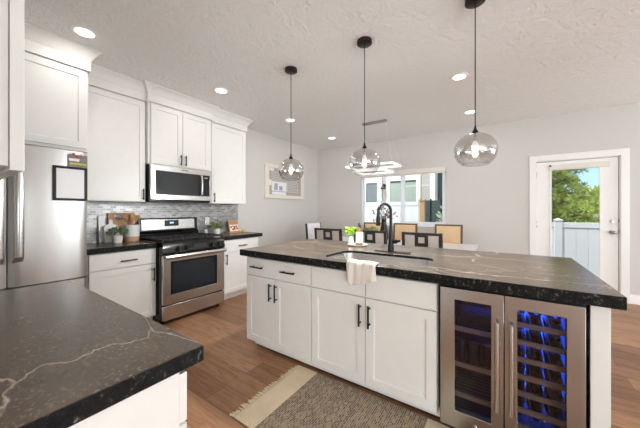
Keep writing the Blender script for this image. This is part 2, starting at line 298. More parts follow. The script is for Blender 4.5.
# ------------------------------------------------------------------ mesh helpers
WL = {}
class MB:
    def __init__(s): s.bm = bmesh.new()
    def _f(s, vs, mi=0):
        try:
            f = s.bm.faces.new(vs); f.material_index = mi; return f
        except ValueError: return None
    def box(s, x0, y0, z0, x1, y1, z1, mi=0):
        x0, x1 = sorted((x0, x1)); y0, y1 = sorted((y0, y1)); z0, z1 = sorted((z0, z1))
        v = [s.bm.verts.new(p) for p in ((x0, y0, z0), (x1, y0, z0), (x1, y1, z0), (x0, y1, z0), (x0, y0, z1), (x1, y0, z1), (x1, y1, z1), (x0, y1, z1))]
        for q in ((3, 2, 1, 0), (4, 5, 6, 7), (0, 1, 5, 4), (1, 2, 6, 5), (2, 3, 7, 6), (3, 0, 4, 7)): s._f([v[i] for i in q], mi)
        return s
    def loft(s, loops, cap0=True, cap1=True, closed=True, mi=0):
        L = [[s.bm.verts.new(p) for p in lp] for lp in loops]
        n = len(L[0])
        for a, b in zip(L, L[1:]):
            for i in range(n if closed else n - 1):
                j = (i + 1) % n; s._f([a[i], a[j], b[j], b[i]], mi)
        if cap0: s._f(L[0][::-1], mi)
        if cap1: s._f(L[-1], mi)
        return s
    def tube(s, pts, r, seg=10, cap=True, mi=0):
        pts = [Vector(p) for p in pts]; loops = []; n = len(pts)
        rr = r if isinstance(r, (list, tuple)) else [r] * n
        t0 = (pts[1] - pts[0]).normalized(); up = Vector((0, 0, 1)) if abs(t0.z) < 0.9 else Vector((1, 0, 0))
        nrm = t0.cross(up).normalized()
        for i, p in enumerate(pts):
            t = (pts[min(i + 1, n - 1)] - pts[max(i - 1, 0)]).normalized()
            nrm = (nrm - t * nrm.dot(t)).normalized(); b = t.cross(nrm)
            loops.append([p + (nrm * math.cos(2 * PI * k / seg) + b * math.sin(2 * PI * k / seg)) * rr[i] for k in range(seg)])
        return s.loft(loops, cap, cap, mi=mi)
    def cyl(s, p0, p1, r, r1=None, seg=20, mi=0): return s.tube([p0, p1], [r, r if r1 is None else r1], seg, mi=mi)
    def lathe(s, prof, c=(0, 0), seg=28, cap0=True, cap1=True, mi=0):
        return s.loft([[(c[0] + r * math.cos(2 * PI * k / seg), c[1] + r * math.sin(2 * PI * k / seg), z) for k in range(seg)] for r, z in prof], cap0, cap1, mi=mi)
    def prism(s, poly, axis, a0, a1, mi=0):
        def P(u, v, a): return {'x': (a, u, v), 'y': (u, a, v), 'z': (u, v, a)}[axis]
        return s.loft([[P(u, v, a0) for u, v in poly], [P(u, v, a1) for u, v in poly]], mi=mi)
    def sphere(s, c, r, seg=14, sq=(1, 1, 1)):
        N = seg // 2; prof = [(max(1e-4, math.sin(PI * i / N)), -math.cos(PI * i / N)) for i in range(N + 1)]
        return s.loft([[(c[0] + r * sq[0] * a * math.cos(2 * PI * k / seg), c[1] + r * sq[1] * a * math.sin(2 * PI * k / seg), c[2] + r * sq[2] * b) for k in range(seg)] for a, b in prof])
    def leaf(s, p, d, size, w=0.45):
        p = Vector(p); d = Vector(d).normalized(); sd = d.cross(Vector((random.uniform(-1, 1), random.uniform(-1, 1), random.uniform(-1, 1)))).normalized()
        up = d.cross(sd) * size * 0.12
        a = s.bm.verts.new(p); b = s.bm.verts.new(p + d * size * 0.5 + sd * size * w / 2 + up); c = s.bm.verts.new(p + d * size); e = s.bm.verts.new(p + d * size * 0.5 - sd * size * w / 2 + up)
        s._f([a, b, c]); s._f([a, c, e]); return s
    # fronts, built in a plane: u along, v up, w outward
    def _pt(s, pl, base, u, v, w):
        return {'x+': (base + w, u, v), 'y-': (u, base - w, v), 'y+': (u, base + w, v)}[pl]
    def shaker(s, pl, base, u0, u1, v0, v1, t=0.020, rail=0.058, rec=0.009):
        def ring(i, w): return [s._pt(pl, base, u, v, w) for u, v in ((u0 + i, v0 + i), (u1 - i, v0 + i), (u1 - i, v1 - i), (u0 + i, v1 - i))]
        return s.loft([ring(0, 0), ring(0, t - 0.0015), ring(0.0015, t), ring(rail, t), ring(rail + 0.003, t - rec)])
    def slab(s, pl, base, u0, u1, v0, v1, t=0.020, e=0.0015):
        def ring(i, w): return [s._pt(pl, base, u, v, w) for u, v in ((u0 + i, v0 + i), (u1 - i, v0 + i), (u1 - i, v1 - i), (u0 + i, v1 - i))]
        return s.loft([ring(0, 0), ring(0, t - e), ring(e, t)])
    def frame(s, pl, base, u0, u1, v0, v1, wl, wr, wb, wt, t):
        P = lambda u, v, w: s.bm.verts.new(s._pt(pl, base, u, v, w))
        o = ((u0, v0), (u1, v0), (u1, v1), (u0, v1)); i = ((u0 + wl, v0 + wb), (u1 - wr, v0 + wb), (u1 - wr, v1 - wt), (u0 + wl, v1 - wt))
        A = [P(*p, 0) for p in o]; B = [P(*p, t) for p in o]; C = [P(*p, t) for p in i]; D = [P(*p, 0) for p in i]
        for k in range(4):
            j = (k + 1) % 4
            for q in ((A, B), (B, C), (C, D), (D, A)): s._f([q[0][k], q[0][j], q[1][j], q[1][k]])
        return s
    def pull(s, pl, base, u, v, ln, vert, r=0.0068, off=0.03):
        a, b = (((u, v - ln / 2), (u, v + ln / 2)) if vert else ((u - ln / 2, v), (u + ln / 2, v)))
        s.tube([s._pt(pl, base, *a, off), s._pt(pl, base, *b, off)], r, 8)
        for f in (0.14, 0.86):
            q = (a[0] + (b[0] - a[0]) * f, a[1] + (b[1] - a[1]) * f)
            s.tube([s._pt(pl, base, *q, 0), s._pt(pl, base, *q, off)], r * 0.85, 8)
        return s
    def sweep(s, path, prof):
        # path: 2-D polyline (outward = right-hand side), prof: closed list of (out, z); mitred
        n = len(path); P = [Vector(p) for p in path]; loops = []
        for i in range(n):
            def nr(a, b): d = (b - a).normalized(); return Vector((d.y, -d.x))
            if i == 0: m = nr(P[0], P[1]); k = 1
            elif i == n - 1: m = nr(P[-2], P[-1]); k = 1
            else:
                a = nr(P[i - 1], P[i]); b = nr(P[i], P[i + 1]); m = (a + b).normalized(); k = 1 / max(0.2, m.dot(a))
            loops.append([(P[i].x + m.x * o * k, P[i].y + m.y * o * k, z) for o, z in prof])
        return s.loft(loops)
    def build(s, name, mat, parent=None, bev=0, smooth=True, solid=0, sub=0, angle=35, recalc=True):
        bm = s.bm
        if recalc: bmesh.ops.recalc_face_normals(bm, faces=bm.faces)
        off = WL[parent.name] if parent else Vector((0, 0, 0))
        if parent is None:
            xs = [v.co for v in bm.verts]
            off = Vector(((min(c.x for c in xs) + max(c.x for c in xs)) / 2, (min(c.y for c in xs) + max(c.y for c in xs)) / 2, min(c.z for c in xs)))
            if name.startswith(('floor', 'ceiling', 'wall', 'kitchen_backsplash')) or s.__dict__.get('world'): off = Vector((0, 0, 0))
        keep = s.__dict__.get('keepz')
        if off.length: bmesh.ops.translate(bm, verts=bm.verts, vec=-off)
        me = bpy.data.meshes.new(name); bm.to_mesh(me); bm.free()
        for m in (mat if isinstance(mat, (list, tuple)) else [mat]): me.materials.append(m)
        if smooth:
            me.polygons.foreach_set('use_smooth', [True] * len(me.polygons)); me.set_sharp_from_angle(angle=R(angle))
        o = bpy.data.objects.new(name, me); COL.objects.link(o)
        if parent: o.parent = parent; WL[o.name] = WL[parent.name]
        else: o.location = off; WL[o.name] = off.copy()
        if solid: m = o.modifiers.new('solid', 'SOLIDIFY'); m.thickness = solid; m.offset = 0
        if sub: m = o.modifiers.new('sub', 'SUBSURF'); m.levels = sub; m.render_levels = sub
        if bev: m = o.modifiers.new('bev', 'BEVEL'); m.width = bev; m.segments = 2; m.limit_method = 'ANGLE'; m.angle_limit = R(40)
        return o
def tag(o, label, cat, group=None, kind=None):
    o['label'] = label; o['category'] = cat
    if group: o['group'] = group
    if kind: o['kind'] = kind
    return o
def thing(name, label, cat, loc=(0, 0, 0), group=None):
    o = bpy.data.objects.new(name, None); o.empty_display_size = 0.1; COL.objects.link(o); o.location = loc; WL[o.name] = Vector(loc)
    return tag(o, label, cat, group)
def struct(o): o['kind'] = 'structure'; return o
def dup(root, loc, rz, label, group=None):
    r = root.copy(); COL.objects.link(r); r.location = loc; r.rotation_euler = (0, 0, rz); r['label'] = label
    if group: r['group'] = group
    for ch in list(root.children):
        c = ch.copy(); COL.objects.link(c); c.parent = r
        for g in list(ch.children):
            d = g.copy(); COL.objects.link(d); d.parent = c
    return r
def box(*a): return MB().box(*a)

# ------------------------------------------------------------------ the room
XL, YF, ZC = -3.79, 5.45, 2.74
struct(box(XL - 0.15, -5.15, -0.10, 5.15, YF + 0.15, 0).build('floor', M['floor'], smooth=False))
struct(box(XL - 0.15, -5.15, ZC, 5.15, YF + 0.15, ZC + 0.12).build('ceiling', M['ceiling'], smooth=False))
struct(box(XL - 0.15, -0.37, 0, XL, YF + 0.15, ZC).build('wall_left', M['wall'], smooth=False))
WX0, WX1, WZ0, WZ1 = -2.63, -0.885, 0.95, 2.085
DX0, DX1, DZ1 = 0.40, 1.345, 2.05
w = MB()
for a in ((XL, 0, WX0, ZC), (WX0, 0, WX1, WZ0), (WX0, WZ1, WX1, ZC), (WX1, 0, DX0, ZC), (DX0, DZ1, DX1, ZC), (DX1, 0, 5.0, ZC)):
    w.box(a[0], YF, a[1], a[2], YF + 0.15, a[3])
struct(w.build('wall_far', M['wall'], smooth=False))
struct(box(XL, -0.37, 0, -0.62, -0.22, ZC).build('wall_near', M['wall'], smooth=False))
struct(box(-0.77, -5.0, 0, -0.62, -0.37, ZC).build('wall_hall', M['wall'], smooth=False))
struct(box(5.0, -5.0, 0, 5.15, YF, ZC).build('wall_right', M['wall'], smooth=False))
struct(box(-0.77, -5.15, 0, 5.15, -5.0, ZC).build('wall_rear', M['wall'], smooth=False))
def baseboard(name, path):
    prof = [(0, 0), (0.014, 0), (0.014, 0.11), (0.009, 0.125), (0, 0.125)]
    return struct(MB().sweep(path, prof).build(name, M['trim']))
baseboard('baseboard_left', [(XL + .0005, 3.12), (XL + .0005, YF)])
baseboard('baseboard_far', [(XL + 0.02, YF - .0005), (0.33, YF - .0005)])
baseboard('baseboard_beside_door', [(1.42, YF - .0005), (4.99, YF - .0005)])
# dining window
wd = bpy.data.objects.new('window_1', None); COL.objects.link(wd); wd.location = (0, 0, 0); WL['window_1'] = Vector((0, 0, 0)); struct(wd)
MB().frame('y-', YF + 0.11, WX0, WX1, WZ0, WZ1, 0.05, 0.05, 0.06, 0.06, 0.06).build('window_frame', M['vinyl'], wd, 0.004)
box(-1.755, YF + 0.055, WZ0 + 0.06, -1.695, YF + 0.105, WZ1 - 0.06).build('mullion', M['vinyl'], wd, 0.004)
MB().frame('y-', YF + 0.095, -1.70, WX1 - 0.05, WZ0 + 0.06, WZ1 - 0.06, 0.03, 0.03, 0.035, 0.035, 0.03).build('sash', M['vinyl'], wd, 0.003)
box(WX0 + 0.05, YF + 0.084, WZ0 + 0.06, -1.755, YF + 0.088, WZ1 - 0.06).build('pane', M['pane'], wd)
box(-1.67, YF + 0.079, WZ0 + 0.095, WX1 - 0.08, YF + 0.083, WZ1 - 0.095).build('pane', M['pane'], wd)
box(WX0, YF - 0.015, WZ0, WX1, YF + 0.05, WZ0 + 0.02).build('window_sill', M['trim'], wd, 0.003)
t = thing('roller_shade', 'rolled-up white shade cassette across the top of the dining window', 'shade', (-1.757, YF, 1.99))
box(WX0 + 0.005, YF - 0.02, 2.0, WX1 - 0.005, YF + 0.04, 2.083).build('cassette', M['blind'], t, 0.006)
box(WX0 + 0.02, YF + 0.0, 1.975, WX1 - 0.02, YF + 0.012, 1.999).build('hem_bar', M['blind'], t, 0.003)
# patio door
dr = bpy.data.objects.new('door_1', None); COL.objects.link(dr); WL['door_1'] = Vector((0, 0, 0)); struct(dr)
MB().frame('y-', YF + 0.075, DX0 + 0.022, DX1 - 0.022, 0.018, DZ1 - 0.024, 0.165, 0.178, 0.125, 0.13, 0.045).build('slab', M['trim'], dr, 0.003)
MB().frame('y-', YF + 0.030, 0.585, 1.155, 0.135, 1.915, 0.022, 0.022, 0.022, 0.022, 0.012).build('glazing_bead', M['trim'], dr, 0.003)
box(0.587, YF + 0.047, 0.143, 1.145, YF + 0.051, 1.896).build('pane', M['pane'], dr)
box(0.575, YF + 0.002, 1.90, 1.235, YF + 0.029, 1.975).build('shade_cassette', M['blind'], dr, 0.006)
box(0.577, YF - 0.002, 1.945, 0.60, YF + 0.002, 1.972).build('shade_bracket', M['bronze'], dr)
for z in (0.22, 1.0, 1.78): box(0.402, YF + 0.012, z, 0.428, YF + 0.030, z + 0.1).build('hinge', M['chrome'], dr, 0.002)
kn = MB(); kn.cyl((1.262, YF + 0.03, 0.965), (1.262, YF + 0.018, 0.965), 0.032); kn.cyl((1.262, YF + 0.018, 0.965), (1.262, YF - 0.01, 0.965), 0.012)
kn.sphere((1.262, YF - 0.03, 0.965), 0.028, 18, (1.15, 0.9, 0.85)); kn.build('door_knob', M['satin'], dr)
MB().cyl((1.262, YF + 0.03, 1.12), (1.262, YF + 0.012, 1.12), 0.026).cyl((1.262, YF + 0.012, 1.12), (1.262, YF - 0.004, 1.12), 0.018).build('deadbolt', M['satin'], dr)
for z in (0.95, 1.105): box(1.324, YF + 0.02, z, 1.336, YF + 0.034, z + 0.055).build('strike_plate', M['bronze'], dr)
tr = MB(); tr.frame('y-', YF, 0.333, 1.419, -0.001, 2.13, 0.085, 0.085, 0.0, 0.085, 0.018)
struct(tr.build('trim_1', M['trim'], bev=0.003))
jm = MB(); jm.box(DX0, YF, 0, DX0 + 0.018, YF + 0.14, DZ1); jm.box(DX1 - 0.018, YF, 0, DX1, YF + 0.14, DZ1); jm.box(DX0, YF, DZ1 - 0.018, DX1, YF + 0.14, DZ1); jm.box(DX0, YF, 0, DX1, YF + 0.14, 0.015)
struct(jm.build('trim_2', M['trim']))
# blinded windows made up on solid unseen walls to go with the added fill lights
def bigwin(name, pl, base, u0, u1, v0, v1, n):
    o = bpy.data.objects.new(name, None); COL.objects.link(o); WL[name] = Vector((0, 0, 0)); struct(o)
    for k in range(n):
        a = u0 + (u1 - u0) * k / n; b = u0 + (u1 - u0) * (k + 1) / n
        MB().frame(pl, base, a, b, v0, v1, 0.06, 0.06, 0.06, 0.06, 0.04).build('window_frame', M['vinyl'], o)
        MB().slab(pl, base, a + 0.061, b - 0.061, v0 + 0.061, v1 - 0.061, 0.012).build('added_window_blind', M['blind'], o)
bigwin('added_window_2', 'y+', -4.999, 3.55, 4.9, 0.35, 2.55, 1)
def added_window_x(name, y0, y1, n):
    o = bpy.data.objects.new(name, None); COL.objects.link(o); WL[name] = Vector((0, 0, 0)); struct(o)
    for k in range(n):
        a = y0 + (y1 - y0) * k / n; b = y0 + (y1 - y0) * (k + 1) / n; m = MB()
        for q in ((a, 0.35, b, 0.41), (a, 2.49, b, 2.55), (a, 0.41, a + 0.06, 2.49), (b - 0.06, 0.41, b, 2.49)): m.box(4.96, q[0], q[1], 4.999, q[2], q[3])
        m.build('window_frame', M['vinyl'], o); box(4.985, a + 0.061, 0.411, 4.999, b - 0.061, 2.489).build('added_window_blind', M['blind'], o)
added_window_x('added_window_3', -4.4, -0.4, 3); added_window_x('added_window_4', 2.6, 5.2, 2)
struct(box(XL + 0.0005, 0.80, 0.9145, XL + 0.010, 3.04, 1.40).build('kitchen_backsplash', M['tile'], smooth=False))

# ------------------------------------------------------------------ kitchen wall cabinets
CROWN = [(0.0, 2.545), (0.012, 2.545), (0.012, 2.635), (0.020, 2.645), (0.026, 2.662), (0.045, 2.690), (0.068, 2.718), (0.075, 2.722), (0.075, 2.7385), (0.0, 2.7385)]
def crown(path, parent): MB().sweep(path, CROWN).build('crown_moulding', M['cabinet'], parent)
def upper(name, label, y0, y1, xf, z0, doors, crown_path, handles, rail=0.058):
    t = thing(name, label, 'cabinet', ((XL + xf) / 2, (y0 + y1) / 2, z0))
    box(XL + 0.011, y0, z0, xf - 0.0215, y1, 2.7385).build('carcass', M['cabinet'], t)
    for (a, b, za, zb), h in zip(doors, handles):
        d = MB().shaker('x+', xf - 0.0205, a, b, za, zb, 0.0205, rail).build('door', M['cabinet'], t)
        if h: MB().pull('x+', xf, h[0], h[1], 0.13, True).build('handle', M['black'], d)
    crown(crown_path, t); return t
XB = XL + 0.012
upper('wall_cabinet', 'white cabinet above the refrigerator with stepped crown moulding', -0.14, 0.85, -3.14, 1.81,
      [(-0.125, 0.352, 1.835, 2.535), (0.358, 0.835, 1.835, 2.535)], [(-3.14, -0.14), (-3.14, 0.85), (XB, 0.85)][0:3], [None, None])
upper('wall_cabinet', 'tall white wall cabinet between refrigerator and microwave', 0.856, 1.462, -3.46, 1.375,
      [(0.872, 1.455, 1.38, 2.535)], [(-3.46, 0.856), (-3.46, 1.462)], [(1.425, 1.46)])
upper('wall_cabinet', 'white two-door wall cabinet above the microwave', 1.468, 2.282, -3.405, 1.822,
      [(1.493, 1.866, 1.828, 2.535), (1.872, 2.255, 1.828, 2.535)], [(XB, 1.468), (-3.405, 1.468), (-3.405, 2.282), (XB, 2.282)], [(1.838, 1.91), (1.900, 1.91)])
upper('wall_cabinet', 'white wall cabinet right of the microwave, last of the row', 2.288, 2.95, -3.46, 1.375,
      [(2.322, 2.940, 1.38, 2.535)], [(-3.46, 2.288), (-3.46, 2.95), (XB, 2.95)], [(2.352, 1.46)])
t = thing('wall_cabinet', 'white wall cabinet end seen close up at the left edge', 'cabinet', (-1.57, -0.03, 1.40))
box(-1.92, -0.219, 1.412, -1.226, 0.142, 2.7385).build('carcass', M['cabinet'], t)
for a, b in ((-1.915, -1.571), (-1.567, -1.218)): MB().shaker('y+', 0.144, a, b, 1.40, 2.60, 0.030).build('door', M['cabinet'], t)
MB().sweep([(-1.226, -0.219), (-1.226, 0.142), (-1.92, 0.142)][::1], [(o, z) for o, z in CROWN]).build('crown_moulding', M['cabinet'], t)

# ------------------------------------------------------------------ refrigerator
t = thing('refrigerator', 'stainless steel french-door refrigerator at the left', 'refrigerator', (-3.4, 0.34, 0))
box(-3.76, -0.115, 0.03, -3.065, 0.80, 1.755).build('body', M['steel_dark'], t, 0.004)
for s in (0, 1):
    y0, y1 = ((-0.115, 0.339), (0.346, 0.802))[s]
    n = 14; lp = []
    for k in range(n + 1):
        f = k / n; y = y0 + (y1 - y0) * f; e = min(f, 1 - f); x = -3.0 - 0.02 * (1 - min(1, e / 0.06)) ** 2 + 0.020 * math.sin(PI * f)
        lp.append((x, y))
    poly = lp + [(-3.06, y1), (-3.06, y0)]
    d = MB().prism(poly, 'z', 0.708, 1.775).build('door', M['steel_fridge'], t, angle=50)
    hy = (0.295, 0.392)[s]
    h = MB(); loops = []
    for k in range(17):
        f = k / 16; e = min(1, min(f, 1 - f) / 0.07); x = -3.0 + 0.055 * math.sin(e * PI / 2) + 0.014 * math.sin(PI * f); z = 0.885 + 0.745 * f
        tz = 0.010 * (1 - e)
        loops.append([(x + 0.016 * math.sin(2 * PI * q / 16), hy + 0.027 * math.cos(2 * PI * q / 16), z + tz * math.sin(2 * PI * q / 16)) for q in range(16)])
    h.loft(loops); h.build('handle', M['steel'], d)
d = MB().prism([(-3.06, -0.115), (-3.06, 0.802), (-3.02, 0.802), (-3.0, 0.78), (-2.995, 0.34), (-3.0, -0.095), (-3.02, -0.115)], 'z', 0.07, 0.694).build('freezer_drawer', M['steel_fridge'], t)
MB().tube([(-3.0, 0.0, 0.63), (-2.94, 0.0, 0.63), (-2.93, 0.34, 0.63), (-2.94, 0.68, 0.63), (-3.0, 0.68, 0.63)], 0.016, 12).build('handle', M['steel'], d)
box(-3.70, -0.10, 0.0, -3.09, 0.78, 0.03).build('base_grille', M['black'], t)
box(-3.12, 0.70, 1.756, -3.05, 0.79, 1.79).build('hinge_cover', M['steel_dark'], t, 0.004)
t = thing('magnetic_whiteboard', 'small black-framed whiteboard stuck on the refrigerator door', 'whiteboard', (-2.985, 0.684, 1.36))
MB().frame('x+', -2.9785, 0.577, 0.793, 1.357, 1.640, 0.02, 0.02, 0.02, 0.02, 0.014).build('frame', M['black'], t, 0.003)
box(-2.978, 0.5955, 1.3755, -2.970, 0.7745, 1.6215).build('writing_surface', M['whiteboard'], t)
t = thing('magnet_flyer', 'small grey and yellow flyer held by red magnets above the whiteboard', 'flyer', (-2.99, 0.73, 1.645))
box(-2.9795, 0.670, 1.643, -2.977, 0.795, 1.745).build('sheet', M['grey_print'], t)
box(-2.977, 0.675, 1.690, -2.9765, 0.742, 1.712).build('white_panel', M['paper'], t)
box(-2.977, 0.680, 1.662, -2.9765, 0.790, 1.674).build('yellow_line', M['yellow_print'], t)
for y, z in ((0.705, 1.748), (0.728, 1.728), (0.752, 1.742)): MB().cyl((-2.977, y, z), (-2.969, y, z), 0.009, seg=12).build('magnet', M['red_plastic'], t)

# ------------------------------------------------------------------ base cabinets of the cooking wall
def basecab(label, y0, y1, xf, drawer, doors, dh, hh):
    t = thing('base_cabinet', label, 'cabinet', ((XL + xf) / 2, (y0 + y1) / 2, 0))
    box(XL + 0.001, y0, 0.10, xf - 0.0215, y1, 0.857).build('carcass', M['cabinet'], t)
    box(XL + 0.03, y0 + 0.002, 0.0, xf - 0.085, y1 - 0.002, 0.0995).build('toe_kick', M['cabinet'], t)
    d = MB().slab('x+', xf - 0.0205, *drawer).build('drawer', M['cabinet'], t)
    MB().pull('x+', xf, *dh, 0.15, False).build('handle', M['black'], d)
    for dd, h in zip(doors, hh):
        d = MB().shaker('x+', xf - 0.0205, *dd).build('door', M['cabinet'], t)
        MB().pull('x+', xf, *h, 0.15, True).build('handle', M['black'], d)
basecab('white base cabinet under the counter with cutting boards', 0.86, 1.468, -3.215, (0.872, 1.460, 0.695, 0.848), [(0.872, 1.460, 0.105, 0.685)], (1.19, 0.762), [(1.430, 0.57)])
basecab('white base cabinet between the range and the dining area', 2.275, 2.99, -3.215, (2.345, 2.978, 0.685, 0.848), [(2.345, 2.978, 0.105, 0.675)], (2.655, 0.760), [(2.378, 0.585)])
def counter(label, x0, y0, x1, y1, zb=0.8585):
    m = MB(); m.box(x0, y0, zb, x1, y1, 0.914)
    for f in m.bm.faces:
        f.normal_update()
        f.material_index = 0 if f.normal.z > 0.5 else 1
    m.world = True
    o = m.build('countertop', [M['stone'], M['stone_edge']], bev=0.004); return tag(o, label, 'countertop')
counter('dark granite countertop left of the range, behind the near counter', XL + 0.011, 0.815, -3.20, 1.470)
counter('dark granite countertop right of the range, under the small plant', XL + 0.011, 2.272, -3.20, 3.06)

# ------------------------------------------------------------------ range
Y0, Y1 = 1.4745, 2.268
t = thing('gas_range', 'freestanding stainless and black gas range with oven below', 'range', (-3.44, 1.87, 0))
box(-3.74, Y0, 0.045, -3.135, Y1, 0.775).build('body', M['black_enamel'], t, 0.003)
for y in (Y0 + 0.05, Y1 - 0.05):
    for x in (-3.68, -3.19): MB().cyl((x, y, 0), (x, y, 0.0445), 0.02).build('foot', M['black'], t)
m = MB(); m.prism([(-3.735, 0.776), (-3.10, 0.776), (-3.085, 0.80), (-3.105, 0.905), (-3.115, 0.918), (-3.735, 0.918)], 'y', Y0 - 0.0, Y1)
ct = m.build('cooktop', M['black_enamel'], t, 0.003)
box(-3.094, 1.83, 0.815, -3.088, 2.00, 0.872).build('control_window', M['black_glass'], t)
for y in (1.645, 1.745, 2.075, 2.175):
    k = MB().cyl((-3.10, y, 0.838), (-3.082, y, 0.838), 0.030, 0.028).cyl((-3.082, y, 0.838), (-3.055, y, 0.838), 0.024, 0.021).build('knob', M['black_enamel'], t, 0.002)
    box(-3.056, y - 0.004, 0.818, -3.048, y + 0.004, 0.858).build('pointer', M['steel_dark'], k)
for y0 in (1.49, 1.755, 2.02):
    g = MB(); y1 = y0 + 0.235; z = 0.945
    for y in (y0, (y0 + y1) / 2, y1): g.box(-3.66, y - 0.006, z - 0.008, -3.13, y + 0.006, z + 0.006)
    for x in (-3.66, -3.53, -3.395, -3.26, -3.13): g.box(x - 0.006, y0, z - 0.008, x + 0.006, y1, z + 0.006)
    for x in (-3.66, -3.13):
        for y in (y0, y1): g.box(x - 0.008, y - 0.008, 0.918, x + 0.008, y + 0.008, z)
    g.build('grate', M['cast_iron'], t, 0.002)
    for x in ((-3.53, -3.26) if y0 != 1.755 else (-3.395,)): MB().lathe([(0.045, 0.9185), (0.045, 0.926), (0.03, 0.93), (0.03, 0.936)], (x, y0 + 0.1175)).build('burner_cap', M['cast_iron'], t)
bg = MB(); bg.prism([(-3.775, 0.919), (-3.70, 0.919), (-3.70, 0.98), (-3.725, 1.01), (-3.735, 1.172), (-3.775, 1.178)], 'y', Y0 + 0.01, Y1 - 0.004)
b = bg.build('backguard', M['black_enamel'], t, 0.006)
MB().loft([[(x, y, z) for y, z in ((1.525, 1.025), (2.215, 1.025), (2.215, 1.155), (1.525, 1.155))] if False else [(x + dx * ((z - 1.025) / 0.13), y, z) for y, z in ((1.525, 1.025), (2.215, 1.025), (2.215, 1.155), (1.525, 1.155))] for x, dx in ((-3.727, -0.0075), (-3.722, -0.0075))]).build('stainless_panel', M['steel'], b)
box(-3.730, 1.80, 1.065, -3.722, 1.985, 1.145).build('clock_panel', M['black_glass'], b)
box(-3.7222, 1.865, 1.100, -3.7205, 1.915, 1.118).build('clock_digits', M['display'], b)
d = MB().frame('x+', -3.133, Y0 + 0.004, Y1 - 0.004, 0.222, 0.772, 0.085, 0.11, 0.105, 0.075, 0.040).build('oven_door', M['steel'], t, 0.004)
box(-3.132, Y0 + 0.08, 0.32, -3.100, Y1 - 0.105, 0.70).build('oven_window', M['oven_glass'], d, 0.004)
MB().frame('x+', -3.0995, 1.563, 2.155, 0.328, 0.697, 0.022, 0.022, 0.022, 0.022, 0.008).build('window_border', M['black_enamel'], d, 0.003)
h = MB(); h.prism([(-3.065, 0.728), (-3.040, 0.730), (-3.032, 0.755), (-3.040, 0.776), (-3.065, 0.778)], 'y', Y0 + 0.012, Y1 - 0.012)
for y in (Y0 + 0.03, Y1 - 0.05): h.box(-3.094, y, 0.738, -3.05, y + 0.02, 0.768)
h.build('handle', M['steel'], d, 0.003)
box(-3.133, Y0 + 0.004, 0.048, -3.096, Y1 - 0.004, 0.207).build('warming_drawer', M['steel'], t, 0.004)

# ------------------------------------------------------------------ microwave
t = thing('microwave', 'stainless over-the-range microwave under the two-door cabinet', 'microwave', (-3.58, 1.86, 1.382))
box(XL + 0.011, 1.472, 1.385, -3.405, 2.262, 1.817).build('body', M['black_enamel'], t, 0.003)
d = MB().frame('x+', -3.404, 1.474, 2.258, 1.405, 1.815, 0.055, 0.030, 0.062, 0.068, 0.034).build('door', M['steel'], t, 0.004)
box(-3.4038, 1.529, 1.466, -3.378, 2.128, 1.748).build('window', M['black_glass'], d)
box(-3.4038, 2.130, 1.466, -3.376, 2.229, 1.748).build('control_panel', M['black_enamel'], d)
box(-3.3755, 2.15, 1.705, -3.3745, 2.20, 1.725).build('clock_display', M['grey_print'], d)
MB().tube([(-3.37, 2.095, 1.475)] + [(-3.345 + 0.012 * math.sin(PI * k / 8), 2.095, 1.485 + 0.245 * k / 8) for k in range(9)] + [(-3.37, 2.095, 1.74)], 0.014, 12).build('handle', M['steel'], d)
box(-3.3699, 1.83, 1.775, -3.3692, 1.92, 1.787).build('badge', M['steel_dark'], d)
box(-3.70, 1.48, 1.377, -3.42, 2.255, 1.3845).build('vent_grille', M['black'], t)

# ------------------------------------------------------------------ near counter (return run along the near wall)
counter('dark speckled granite countertop at the lower left', -1.885, -0.219, -0.675, 0.43, 0.870)
t = thing('base_cabinet', 'white base cabinet with end panel under the lower left granite countertop', 'cabinet', (-1.3, 0.1, 0))
box(-1.86, -0.219, 0.10, -0.683, 0.366, 0.8695).build('carcass', M['cabinet'], t)
box(-1.88, -0.21, 0, -0.72, 0.30, 0.0995).build('toe_kick', M['cabinet'], t)
for a, b in ((-1.856, -1.473), (-1.469, -1.085), (-1.081, -0.683)):
    d = MB().slab('y+', 0.3665, a, b, 0.735, 0.860).build('drawer', M['cabinet'], t)
    MB().pull('y+', 0.3865, (a + b) / 2, 0.79, 0.15, False).build('handle', M['black'], d)
    d = MB().shaker('y+', 0.3665, a, b, 0.105, 0.727).build('door', M['cabinet'], t)
    MB().pull('y+', 0.3865, a + 0.03, 0.63, 0.15, True).build('handle', M['black'], d)

# ------------------------------------------------------------------ island
IY = 1.69          # face of the island fronts
def icab(label, x0, x1, fronts, doors, fh, dh, fname):
    t = thing('island_cabinet', label, 'cabinet', ((x0 + x1) / 2, 2.05, 0))
    top = 0.857 if fname == 'drawer' else 0.690
    box(x0, IY + 0.0215, 0.10, x1, 2.40, top).build('carcass', M['cabinet'], t)
    if top < 0.8: box(x0, IY + 0.0215, 0.6905, x1, IY + 0.033, 0.857).build('front_rail', M['cabinet'], t)
    box(x0 + (0.04 if fname == 'drawer' else 0), IY + 0.075, 0.022, x1, 2.38, 0.0995).build('toe_kick', M['cabinet'], t)
    box(x0 + (0.05 if fname == 'drawer' else 0), IY + 0.095, 0.0, x1, 2.36, 0.0215).build('toe_gap_shade', M['black'], t)  # black strip standing in for the shaded gap below the toe kick
    for f, h in zip(fronts, fh):
        d = MB().slab('y-', IY + 0.0205, *f).build(fname, M['cabinet'], t)
        if h: MB().pull('y-', IY, *h, 0.15, False).build('handle', M['black'], d)
    for f, h in zip(doors, dh):
        d = MB().shaker('y-', IY + 0.0205, *f).build('door', M['cabinet'], t)
        MB().pull('y-', IY, *h, 0.15, True).build('handle', M['black'], d)
